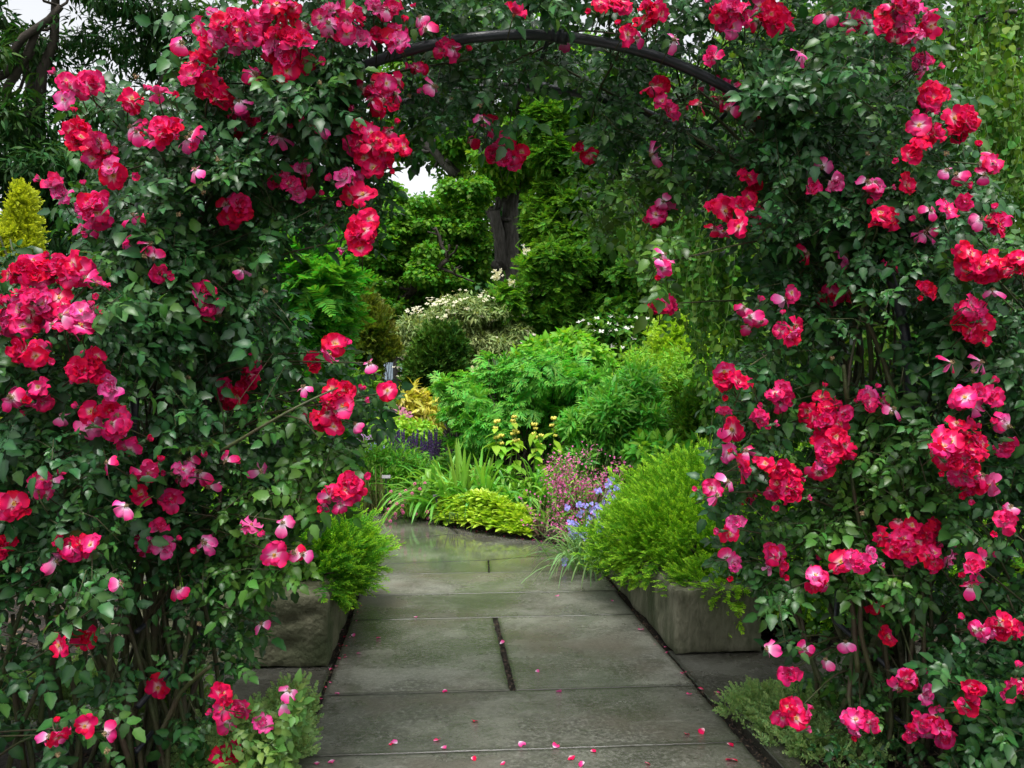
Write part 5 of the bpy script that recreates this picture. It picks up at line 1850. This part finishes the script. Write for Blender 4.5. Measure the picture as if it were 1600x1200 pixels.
def tinypinks(root, blobs):
    sp = Soup()
    p, o = grow(blobs, 1300, .6, -.2, 4)
    p = p + o * .02 + rng.normal(size=p.shape) * .03
    blossoms(sp, p, nrm(o * .5 + np.array([0, -.7, .4]) + rng.normal(size=o.shape) * .3), .0105, 5, .8)
    tag(sp.build('blossoms', M['pinkflower'], root), kind='stuff')
    sp = Soup()
    p, o = grow(blobs, 2600, .8, -.2, 4)
    leaves(sp, LANCE, p, o, .03, rnd=1)
    tag(sp.build('buds', M['dustypink'], root), kind='stuff')
    st = Soup(); bb = np.array(root.location)
    for i in rng.integers(0, len(p), 160):
        st.tube(smooth([bb + rng.normal(size=3) * np.array([.1, .08, 0]), (bb + p[i]) / 2 + np.array([0, 0, .05]), p[i]], 7), .0022, 3)
    st.build('wiry_stems', M['stem_red'], root)


make_shrub('pink_catchfly', 'airy mound of tiny pink flowers on wiry stems, left of the blue flowers', 'flowers', g0(905, 8.3), b, 2100, LANCE, .05, M['peren'], surf=.7, cut=0, stems=2, extra=tinypinks, stem_r=.005)
# loose outlying sprays of the same flowers near the sedum
root = thing('catchfly_seedling', g0(838, 8.5), 'sparse seedling sprays of tiny pink flowers beside the lime mound', 'flowers')
sp = Soup(); st = Soup()
for i in range(34):
    p = P(rng.uniform(806, 868), rng.uniform(765, 830), 8.5)
    blossoms(sp, p[None], nrm(np.array([[rng.normal() * .4, -1, .4]])), .012, 5, .75)
    st.tube(smooth([g0(845, 8.5) + (0, 0, .03), (g0(845, 8.5) + p) / 2 + (0, 0, .05), p], 7), .002, 3)
sp.build('blossoms', M['pinkflower'], root); st.build('wiry_stems', M['stem_red'], root)

# ---- spiderwort: grassy leaves and blue flowers
root = thing('spiderwort', (float(P(915, 600, 7.2)[0]), 7.2, 0), 'grassy clump with blue-violet flowers leaning onto the path before the yew mound', 'flowers')
sp = Soup(); k = 190
x0 = float(P(925, 600, 7.1)[0])
b = np.column_stack([x0 + rng.normal(size=k) * .10, 7.1 + rng.normal(size=k) * .16, np.full(k, .03)])
sp.ribbons(b, nrm(np.column_stack([rng.normal(size=k) * .62 - .05, rng.normal(size=k) * .5 - .15, np.ones(k)])), rng.uniform(.4, .95, k), rng.uniform(.010, .018, k), rng.uniform(.2, .9, k), 9, rng.random(k), twist=.2)
sp.build('leaves', M['blue_leaf'], root)
for (px, py) in ((886, 793), (905, 787), (921, 790), (889, 818), (903, 821), (898, 835), (921, 810), (932, 805), (935, 793), (893, 835), (880, 880), (936, 768), (950, 757), (958, 750), (962, 762), (953, 773), (968, 762), (895, 815), (912, 836), (927, 797), (883, 875), (947, 788), (908, 801), (960, 779), (937, 822), (917, 824)):
    Y = 7.0 + rng.uniform(-.15, .2)
    p = P(px, py, Y)
    fl = Soup(); k = 3
    pp = p + rng.normal(size=(k, 3)) * .014
    blossoms(fl, pp, nrm(np.column_stack([rng.normal(size=k) * .4, -np.ones(k), rng.uniform(0, .8, k)])), .025, 3, 1.1)
    fo = fl.build('flower', M['blueflower'], root)
    s2 = Soup(); s2.tube(smooth([(x0 + rng.normal() * .06, 7.1, .05), ((x0 + p[0]) / 2, 7.08, p[2] * .65 + .1), p + (0, .01, 0)], 8), .0035, 4)
    s2.build('stalk', M['green_stem'], fo)

# ---- catmint at the front corners
for nm, lab, blobs, n_ in (
        ('catmint', 'grey-green wispy ground plant at the right kerb corner', [tuple(P(1190, 1130, 3.9)) + (.16, .16, .07), tuple(P(1250, 1160, 3.7)) + (.18, .2, .09), tuple(P(1330, 1150, 3.75)) + (.22, .2, .08), tuple(P(1290, 1195, 3.5)) + (.2, .2, .06)], 2600),
        ('catmint', 'grey-green wispy ground plant beside the left path edge', [tuple(P(415, 1165, 3.55)) + (.17, .18, .09), tuple(P(450, 1120, 3.75)) + (.10, .14, .10), tuple(P(350, 1180, 3.6)) + (.18, .2, .08)], 1700),
        ('catmint', 'patch of pale catmint behind the left arch post', [tuple(P(150, 1080, 4.0)) + (.3, .12, .10), tuple(P(40, 1090, 4.0)) + (.3, .12, .09), tuple(P(260, 1095, 3.9)) + (.16, .12, .10)], 1700)):
    base = (blobs[0][0], blobs[0][1], 0)
    root = thing(nm, base, lab, 'ground plant', 'catmint at the foot of the roses')
    bl = [(x, y_, max(z, .05), a, b_, c_) for x, y_, z, a, b_, c_ in blobs]
    sp = Soup(); p, o = grow(bl, n_, .9, -1.5)
    k = p[:, 2] > .0
    d = nrm(o + np.array([0, 0, .8]) + rand_dirs(len(p)) * .5)
    Tn = [needle_tmpl(8, .28, .05, 60, s_, tipup=.0) for s_ in range(2)]
    for i in range(2):
        s0 = k & (np.arange(len(p)) % 2 == i)
        sp.inst(Tn[i], p[s0], basis(d[s0], np.array([0, -.5, .5]) + rand_dirs(s0.sum()) * .5), .062 * rng.uniform(.6, 1.4, s0.sum()), rng.random(s0.sum()) * .6)
    sp.build('foliage', M['catmint'], root)
root = thing('alyssum', PG(1588, 1235), 'tiny white flowers on the mulch at the bottom right corner', 'flowers')
sp = Soup(); k = 70
c_ = P(1588, 1192, 3.45)
p = c_ + rng.normal(size=(k, 3)) * np.array([.035, .03, .012])
blossoms(sp, p, np.tile([0, -.4, 1.0], (k, 1)) / 1.08, .009, 4, .8); tag(sp.build('blossoms', M['white'], root), kind='stuff')

# ================================================================== TREES
# weeping katsura: curtains of hanging shoots on the right
root = thing('weeping_tree', (4.6, 8.2, 0), 'weeping tree with curtains of small round leaves on the right behind the arch', 'tree')
tp = Soup(); tp.tube(smooth([(4.6, 8.4, -.05), (4.55, 8.4, 2), (4.4, 8.3, 4.2), (4.3, 8.2, 5.2)], 12), np.linspace(.17, .08, 12), 10); tp.build('trunk', M['bark'], root)
lb = Soup(); st = Soup(); fo = Soup()
SH = []
for i in range(1250):
    a = rng.uniform(0, 2 * math.pi)
    r = 2.75 * math.sqrt(rng.uniform(.05, 1)) * (1 + .10 * math.sin(3 * a + 1))
    x, yv = 4.45 + 1.12 * r * math.cos(a), 8.3 + r * .9 * math.sin(a)
    if yv > 9.6 and rng.random() < .6:
        continue
    ztop = 5.4 * math.sqrt(max(0, 1 - (r / 3.3) ** 2)) + rng.uniform(-.2, .2)
    ztop = max(1.8, ztop)
    zbot = max(.55, rng.uniform(.75, 2.6) if rng.random() < .6 else ztop - rng.uniform(.8, 2))
    pxv = PX((x, yv, 1.5))[0]
    if pxv < 1110:
        zbot = max(zbot, 1.5 + (600 - np.interp(pxv, [985, 1040, 1075, 1102, 1130], [370, 460, 490, 530, 700])) * yv / F + rng.uniform(-.1, .25))
    if zbot > ztop - .3:
        continue
    SH.append((x, yv, ztop, zbot))
for i in range(34):
    a = rng.uniform(0, 6.28); r = rng.uniform(1.2, 2.8)
    e = (4.45 + 1.1 * r * math.cos(a), 8.3 + r * .9 * math.sin(a), 5.4 * math.sqrt(1 - (r / 3.3) ** 2))
    lb.tube(smooth([(4.4, 8.3, rng.uniform(3.5, 5)), ((e[0] + 4.4) / 2, (e[1] + 8.3) / 2, max(e[2], 4.2) + .5), e], 10), np.linspace(.04, .012, 10), 5)
lb.build('limbs', M['bark'], root)
TP, TD, TS = [], [], []
for (x, yv, zt, zb) in SH:
    L_ = zt - zb
    n_ = max(4, int(L_ / .045))
    t_ = np.linspace(0, 1, n_)
    w1, w2 = rng.uniform(0, 6.28, 2)
    ex = np.array([x - 4.45, yv - 8.3]) * .05
    pts = np.column_stack([x + .06 * np.sin(t_ * 5 + w1) + ex[0] * t_, yv + .06 * np.sin(t_ * 4 + w2) + ex[1] * t_, zt - L_ * t_])
    if yv < 9:
        st.tube(pts[::max(1, n_ // 12)], .0028, 3)
    m_ = n_
    side = np.where(np.arange(m_) % 2, 1, -1)
    az = rng.uniform(0, 6.28) + rng.normal(size=m_) * .5
    TD.append(np.column_stack([np.cos(az) * side, np.sin(az) * side, rng.uniform(-1.6, -.2, m_)]))
    TP.append(pts); TS.append(rng.uniform(.7, 1.25, m_))
    # short side shoots
    for q_ in range(int(L_ / .35)):
        j = rng.integers(0, n_); aa = rng.uniform(0, 6.28)
        m2 = 6; tt = np.linspace(.05, 1, m2)
        p2 = pts[j] + np.column_stack([np.cos(aa) * .12 * tt, np.sin(aa) * .12 * tt, -.22 * tt ** 1.4])
        az = rng.uniform(0, 6.28, m2)
        TD.append(np.column_stack([np.cos(az), np.sin(az), rng.uniform(-1.4, -.2, m2)])); TP.append(p2); TS.append(rng.uniform(.6, 1.1, m2))
TP, TD, TS = np.concatenate(TP), np.concatenate(TD), np.concatenate(TS)
fo.inst(ROUND, TP, basis(TD, np.array([0, -.3, .5]) + rand_dirs(len(TP)) * .7), .062 * TS, np.clip(.5 * pnoise(TP, 2) + .1, 0, 1))
print('weeping leaves', len(TP))
st.build('hanging_shoots', M['green_stem'], root)
fo.build('crown', M['weep'], root)


def tblobs(spec, Y, ry):
    return cblobs([(a, b, c_, d_, dy, ry) for a, b, c_, d_, dy in spec], Y)


def tr(px, Y, *zs):
    return [(float(P(px + dx, 600, Y)[0]), Y, z) for dx, z in zs]


# ferny conifer behind the left rose
b = tblobs([(450, 330, 60, 50, 0), (470, 420, 70, 60, 0), (430, 480, 70, 60, .2), (490, 500, 55, 60, 0), (460, 570, 80, 60, 0), (500, 450, 40, 50, -.3), (400, 640, 70, 60, .3), (480, 650, 60, 60, 0)], 10.5, .8)
make_tree('dawn_redwood', 'young ferny green tree rising behind the left rose', 'tree', g0(450, 10.8), tr(450, 10.8, (0, -.05), (2, 1.5), (0, 3), (3, 4)), .07, b, 5200, FROND, .27, M['fern_tree'], surf=.7, cut=0, nf=3, up=1.0, droop=.25, outw=.15)
# golden conifer at the left edge
b = tblobs([(39, 304, 5, 14, 0), (39, 312, 8, 14, 0), (38, 325, 12, 16, 0), (36, 342, 16, 16, 0), (34, 362, 22, 16, 0), (10, 372, 8, 12, 0), (12, 392, 24, 16, 0), (46, 385, 15, 16, 0), (18, 430, 42, 44, 0), (20, 520, 52, 60, 0), (20, 620, 56, 60, 0)], 8, .2)
make_tree('golden_cypress', 'golden yellow conical conifer at the left edge of the view', 'conifer', g0(25, 8), tr(25, 8, (0, -.05), (5, 1.2), (10, 2.6)), .05, b, 9000, SCALE, .055, M['gold'], surf=.7, cut=0, nf=5, up=.3, droop=-.6, limbs=[])
# dark oak at the top left
b = tblobs([(60, 80, 110, 60, 0), (180, 60, 110, 70, .5), (40, 190, 110, 60, -.3), (150, 170, 110, 60, .2), (60, 290, 110, 70, 0), (200, 270, 120, 80, .5), (-60, 120, 100, 90, 0), (250, 20, 90, 60, 0), (130, -50, 160, 60, 0), (-80, 300, 120, 120, 0), (330, 120, 100, 90, 1), (120, 380, 160, 90, .5), (300, 330, 120, 100, 1), (-40, 10, 60, 50, 0)], 14, 1.2)
for_limb = [(P(-60, 330, 14), P(60, 40, 13.4), .10, .05), (P(60, 200, 14), P(92, -60, 13.6), .09, .05), (P(-40, 150, 13.5), P(95, 10, 13.3), .07, .05), (P(30, 420, 14.5), P(180, 190, 14), .09, .02), (P(60, 360, 14.5), P(300, 60, 14), .08, .02)]
make_tree('dark_oak', 'tall dark-leaved tree filling the top left corner', 'tree', g0(20, 14.8), tr(20, 14.8, (0, -.05), (0, 2), (20, 4), (40, 7)), .28, b, 34000, LANCE, .16, M['tree_dark'], surf=.75, cut=.3, nf=2.2, limbs=for_limb, up=.6, droop=.5, clump=5)
# light maple in the middle distance with dark curving limbs
b = tblobs([(600, 318, 40, 24, 0), (640, 350, 60, 44, 0), (700, 330, 60, 40, .5), (600, 400, 60, 50, 0), (670, 420, 66, 50, -.4), (560, 350, 40, 40, 0), (610, 460, 60, 44, 0), (690, 480, 60, 44, 0), (730, 400, 56, 50, .6), (560, 470, 50, 50, 0), (520, 420, 40, 50, .5), (640, 530, 70, 50, .5), (735, 340, 40, 50, 0)], 21, 1.3)
lm = [(P(618, 480, 20.6), P(650, 450, 20), .09, .08), (P(650, 450, 20), P(700, 405, 19.6), .08, .05), (P(700, 405, 19.6), P(680, 355, 19.6), .05, .03), (P(620, 482, 20.3), P(575, 460, 20), .05, .02), (P(640, 460, 20), P(655, 400, 20), .04, .02), (P(690, 420, 19.7), P(740, 440, 19.7), .04, .02)]
make_tree('maple', 'light green maple with dark curving limbs, left of the big trunk', 'tree', g0(620, 20.8), tr(620, 20.8, (0, -.05), (0, 1.6), (-2, 3.2)), .13, b, 70000, ROUND, .10, M['tree_light'], surf=.8, cut=-.1, nf=1.6, limbs=lm, up=.8, clump=9)
# the big tree: grey trunk with a second dark stem
X = lambda px, py, Y=24: tuple(P(px, py, Y))
root_b = tblobs([(760, 270, 50, 30, -1), (800, 250, 50, 40, -1.5), (850, 230, 60, 50, -1), (760, 200, 110, 60, 0), (860, 180, 110, 80, 0), (700, 160, 100, 60, 0), (820, 260, 60, 50, .5), (700, 250, 60, 40, 1), (900, 120, 140, 80, 0), (640, 180, 90, 60, 1), (760, 60, 200, 100, 0)], 24, 2)
lm = [(X(792, 400), X(762, 320), .16, .12), (X(762, 320), X(700, 255, 23.5), .12, .11), (X(712, 275, 23.4), X(655, 215, 23.2), .13, .10), (X(790, 425), X(732, 396, 23.4), .16, .10), (X(798, 330), X(830, 200), .15, .08), (X(785, 420, 23.9), X(772, 330, 23.7), .17, .15)]
make_tree('tall_plane', 'large tree with a thick grey trunk in the centre distance', 'tree', g0(798, 24), [X(800, 700), X(797, 440), X(797, 340), X(800, 250), X(808, 100)], .31, root_b, 52000, LEAF, .17, M['tree_light'], surf=.8, cut=0, nf=1.2, limbs=lm, clump=7)
# feathery locust on the right of the trunk
b = tblobs([(880, 220, 70, 60, 0), (930, 280, 80, 60, 0), (860, 330, 60, 50, 0), (930, 370, 90, 60, -.3), (870, 420, 66, 44, -.6), (960, 450, 90, 60, 0), (850, 480, 60, 50, 0), (910, 520, 90, 50, .2), (1010, 400, 80, 90, .5), (1000, 520, 90, 60, .6), (860, 180, 50, 50, .5), (960, 160, 80, 80, 0), (1060, 300, 90, 120, 1), (1100, 480, 90, 90, 1)], 19, 1.1)
make_tree('honey_locust', 'broad feathery green tree right of the grey trunk', 'tree', g0(960, 19.8), tr(960, 19.8, (0, -.05), (4, 2), (-5, 5)), .2, b, 42000, FROND, .22, M['tree_mid'], surf=.6, cut=0, nf=1.7, up=.9, droop=.2, outw=.4, clump=7)
# pale flowering shrub beside the trunk
b = tblobs([(800, 450, 30, 40, 0), (830, 480, 40, 40, 0), (815, 410, 16, 20, 0)], 20.5, .5)


def whitetufts(root, blobs):
    sp = Soup()
    for (px, py) in ((823, 395), (826, 413), (779, 428), (885, 445), (812, 466), (830, 455), (776, 432), (800, 442), (855, 452)):
        k = 14
        p = P(px, py, 17.9) + rng.normal(size=(k, 3)) * np.array([.04, .04, .06])
        blossoms(sp, p, nrm(rng.normal(size=(k, 3)) + np.array([0, -1, .3])), .045, 4, .7)
    tag(sp.build('blossom_tufts', M['creamflower'], root), kind='stuff')


make_tree('flowering_locust', 'shrubby tree with loose cream flower tufts in front of the grey trunk', 'tree', g0(820, 18.3), tr(820, 18.3, (0, -.05), (0, 1.8), (-3, 3.2)), .05,
          tblobs([(800, 470, 30, 26, 0), (835, 478, 36, 34, 0), (820, 430, 24, 30, 0), (860, 450, 30, 30, 0)], 18.2, .5), 2600, FROND, .25, M['tree_light'], surf=.8, cut=.2, nf=3, extra=whitetufts)

# a belt of trees that closes the view: each its own tree
belt = [(-120, 40, 250, 'tree_dark'), (60, 44, 180, 'tree_mid'), (230, 42, 200, 'tree_dark'), (380, 44, 235, 'tree_mid'), (500, 40, 300, 'tree_dark'), (610, 46, 330, 'tree_mid'), (700, 42, 345, 'tree_mid'), (790, 40, 180, 'tree_dark'), (900, 38, 90, 'tree_dark'), (1010, 40, 60, 'tree_mid'), (1130, 42, 40, 'tree_dark'), (1260, 40, 90, 'tree_mid'), (1400, 42, 60, 'tree_dark'), (1560, 40, 30, 'tree_mid'), (1720, 42, 60, 'tree_dark')]
bl = ['far dark tree beyond the left edge, behind the oak', 'far mid-green tree behind the golden conifer', 'far dark tree behind the upper left of the rose arch', 'far green tree behind the left shoulder of the arch', 'far dark tree behind the ferny young tree', 'low far tree under the patch of open sky', 'far green tree seen through the maple',
      'far dark tree directly behind the thick grey trunk', 'tall far dark tree behind the feathery locust', 'tall far green tree above the white dogwood', 'far dark tree behind the hanging shoots at the arch opening', 'far green tree behind the right arch post', 'far dark tree behind the weeping tree', 'far green tree at the right edge behind the weeping tree', 'far dark tree beyond the right edge']
for (px, Y, ptop, mt), lab in zip(belt, bl):
    zt = 1.5 + (600 - ptop) * Y / F
    x = float(P(px, 600, Y)[0])
    blobs = [(x + rng.normal() * .8, Y + rng.normal() * .8, zt * f, (2.7 if f < .8 else 2.0) * rng.uniform(.85, 1.2), 2.2, zt * .17) for f in (.12, .3, .45, .6, .72, .84)] + [(x + s_ * 1.9, Y, zt * f, 1.6, 1.6, 1.5) for s_ in (-1, 1) for f in (.15, .35, .55)]
    make_tree('far_tree', lab, 'tree', (x, Y, 0), [(x, Y, 0), (x, Y, zt * .5), (x, Y, zt * .8)], .3, blobs, 10000, ROUND, .28, M[mt], surf=.6, cut=.1, nf=.9, group='trees closing the view', limbs=[], clump=5)
# middle hedge mass of shrubs left and right behind the roses
for px, Y, w, h, mt, lab in ((60, 9.5, 1.3, 1.4, 'tree_mid', 'green shrub behind the left edge roses'), (240, 9.0, 1.2, 1.3, 'tree_dark', 'dark shrub behind the left arch post'), (380, 9.4, 1.1, 1.5, 'tree_mid', 'green shrub behind the left rose near the ferny tree'),
                             (1250, 7.4, .9, 1.3, 'tree_light', 'light green shrub behind the right rose'), (1430, 7.2, 1.0, 1.2, 'tree_mid', 'green shrub behind the right arch post'), (1620, 6.6, .8, 1.75, 'lime', 'yellow-green shrub at the right edge under the weeping tree'), (430, 16, 2.2, 2.6, 'tree_dark', 'dark shrub mass in shade behind the ferny tree')):
    x = float(P(px, 600, Y)[0])
    make_shrub('shrub', lab, 'shrub', (x, Y, 0), [(x, Y, h * .45, w * .8, .6, h * .5), (x - w * .4, Y, h * .35, w * .5, .5, h * .4), (x + w * .4, Y + .1, h * .4, w * .5, .5, h * .45), (x, Y, h * .75, w * .45, .4, h * .28)],
               3800, LEAF, .10 * (1 + .6 * (Y > 12)), M[mt], surf=.6, cut=.1, nf=3)
# lawn strip far back and low ground cover on the bed
sp = Soup(); k = 26000
xy = np.column_stack([rng.uniform(-3, 5, k), rng.uniform(9.2, 15, k)])
p = np.column_stack([xy, .04 + (.10 + .32 * np.clip(pnoise(np.column_stack([xy, xy[:, :1]]), 2.2), 0, 1)) * rng.uniform(0, 1, k)])
kx = np.interp(p[:, 0], BED_EDGE[:, 0], BED_EDGE[:, 1])
p = p[p[:, 1] > kx + .5]
leaves(sp, LANCE, p, np.tile([0, 0, 1.0], (len(p), 1)), .12, rnd=.8, c=np.clip(.6 * pnoise(p, 2), 0, 1))
tag(sp.build('ground_cover', M['peren']), 'low green ground cover filling the far bed', 'ground cover', kind='stuff')

# ---- garden pavilion in the distance
root = thing('garden_shed', g0(616, 28), 'small grey shed with a slate-blue roof glimpsed left of the dark conifer', 'shed')
M['shed_wall'] = roughmat('shed_wall', (.10, .10, .10), (.17, .165, .155), 8, .8, .3, 30)
M['shed_roof'] = roughmat('shed_roof', (.10, .14, .17), (.17, .22, .26), 8, .6, .3, 30)
M['shed_dark'] = roughmat('shed_dark', (.03, .03, .03), (.05, .05, .05), 8, .3, 0)
c_ = g0(622, 28); x, y_ = c_[0], 28
sp = Soup(); sp.box((x - .75, y_, -.05), (x + .35, y_ + 1.2, 1.62)); sp.build('wall', M['shed_wall'], root, smooth=False)
sp = Soup()
V = [(x - .95, y_ - .2, 1.58), (x + .55, y_ - .2, 1.58), (x + .55, y_ + 1.4, 1.58), (x - .95, y_ + 1.4, 1.58), (x - .5, y_ + .6, 2.12), (x + .05, y_ + .6, 2.12)]
V = V + [(a, b_, c2 + .06) for a, b_, c2 in V]
sp.raw(V, [0, 1, 5, 4, 1, 2, 5, 2, 3, 4, 5, 3, 0, 4], [4, 3, 4, 3])
sp.raw(V[6:], [0, 1, 5, 4, 1, 2, 5, 2, 3, 4, 5, 3, 0, 4], [4, 3, 4, 3])
for a, b_ in ((0, 1), (1, 2), (2, 3), (3, 0)):
    sp.raw([V[a], V[b_], V[b_ + 6], V[a + 6]], [0, 1, 2, 3], [4])
sp.build('roof', M['shed_roof'], root, smooth=False)
for dx in (-.45, .05):
    sp = Soup(); sp.box((x + dx - .14, y_ - .03, 1.0), (x + dx + .14, y_ - .004, 1.5)); w_ = sp.build('window', M['shed_wall'], root, smooth=False)
    sp = Soup(); sp.box((x + dx - .10, y_ - .036, 1.04), (x + dx - .01, y_ - .032, 1.46)); sp.box((x + dx + .01, y_ - .036, 1.04), (x + dx + .10, y_ - .032, 1.46)); sp.build('pane', M['shed_dark'], w_, smooth=False)

# ================================================================== FALLEN PETALS
PET = []
for i in range(8):
    for mt in ('rose', 'pink', 'red'):
        sp = Soup()
        rg = np.random.default_rng(i)
        petal(sp, 0, 0, 1.0, .6, .18 * rg.uniform(-.5, 1), .12, rg, r0=-.5)
        sp.V[0][:, 2] -= sp.V[0][:, 2].min()
        me = sp.mesh('petal'); me.materials.append(M[mt]); PET.append((me, {'rose': 'deep pink', 'pink': 'pale pink', 'red': 'red'}[mt]))


def fallen(x, y_, z, lab, grp, size=.027):
    me, hue = PET[int(rng.integers(0, len(PET)))]
    o = bpy.data.objects.new('fallen_petal', me)
    COL.objects.link(o)
    o.location = (x, y_, z)
    o.rotation_euler = (rng.normal() * .22, rng.normal() * .22, rng.uniform(0, 6.28))
    s_ = size * rng.uniform(.7, 1.2)
    o.scale = (s_, s_, s_)
    tag(o, hue + ' ' + lab, 'petal', grp)


path_px = [(527, 1085), (501, 1093), (616, 1162), (611, 1164), (682, 1158), (740, 1187), (694, 1170), (786, 1194), (815, 1165), (868, 1167), (927, 1175), (893, 1186), (909, 1196), (1011, 1195), (1140, 1190), (495, 1194), (518, 1192), (742, 1129), (1097, 1145), (1073, 1148), (1141, 1165), (1147, 1190), (695, 1081), (873, 1082), (840, 1050), (1095, 1078), (1121, 1084), (1076, 1086), (871, 932), (957, 940), (785, 1005), (561, 1023), (540, 1028), (540, 996), (552, 994), (592, 998), (534, 1010), (530, 1030), (649, 965), (1001, 985)]
for px, py in path_px:
    g_ = PG(px, py)
    fallen(g_[0], g_[1], .003, 'loose petal on ' + ('the nearest flagstone of the path' if g_[1] < 3.66 else 'the undivided flagstone second from the front' if g_[1] < 4.375 else 'the left one of the two paired flagstones' if g_[1] < 5.75 and g_[0] < .36 else 'the right one of the two paired flagstones' if g_[1] < 5.75 else 'the far flagstones beyond the paired ones'), 'fallen petals on the path')
for i in range(60):
    px, py = rng.uniform(1290, 1595), rng.uniform(1040, 1198)
    g_ = PG(px, py)
    fallen(g_[0], g_[1], .055, 'petal on the dark mulch under the right roses', 'petals on the right mulch', .021)
for i in range(40):
    px, py = rng.uniform(0, 330), rng.uniform(1060, 1198)
    g_ = PG(px, py)
    fallen(g_[0], g_[1], .055, 'petal on the dark mulch under the left roses', 'petals on the left mulch', .021)
for i in range(60):
    j = rng.uniform(2.1, 7); j0 = int(j)
    b_ = BED_EDGE[j0] + (BED_EDGE[j0 + 1] - BED_EDGE[j0]) * (j - j0)
    tn = nrm(BED_EDGE[j0 + 1] - BED_EDGE[j0]); of = rng.uniform(-.12, .10)
    fallen(b_[0] - tn[1] * of, b_[1] + tn[0] * of, .05 if of > .02 else .005, 'petal along the edge between the far bed and the wet paving', 'petals along the far bed edge', .016)
for i in range(22):
    y_ = rng.uniform(4.3, 6.6)
    s_ = rng.random() < .65
    fallen((-.585 + rng.uniform(0, .07)) if s_ else (1.265 + rng.uniform(-.03, .04)), y_, .004, 'petal caught in the gap between the path and a stone block', 'petals along the stone blocks', .014)
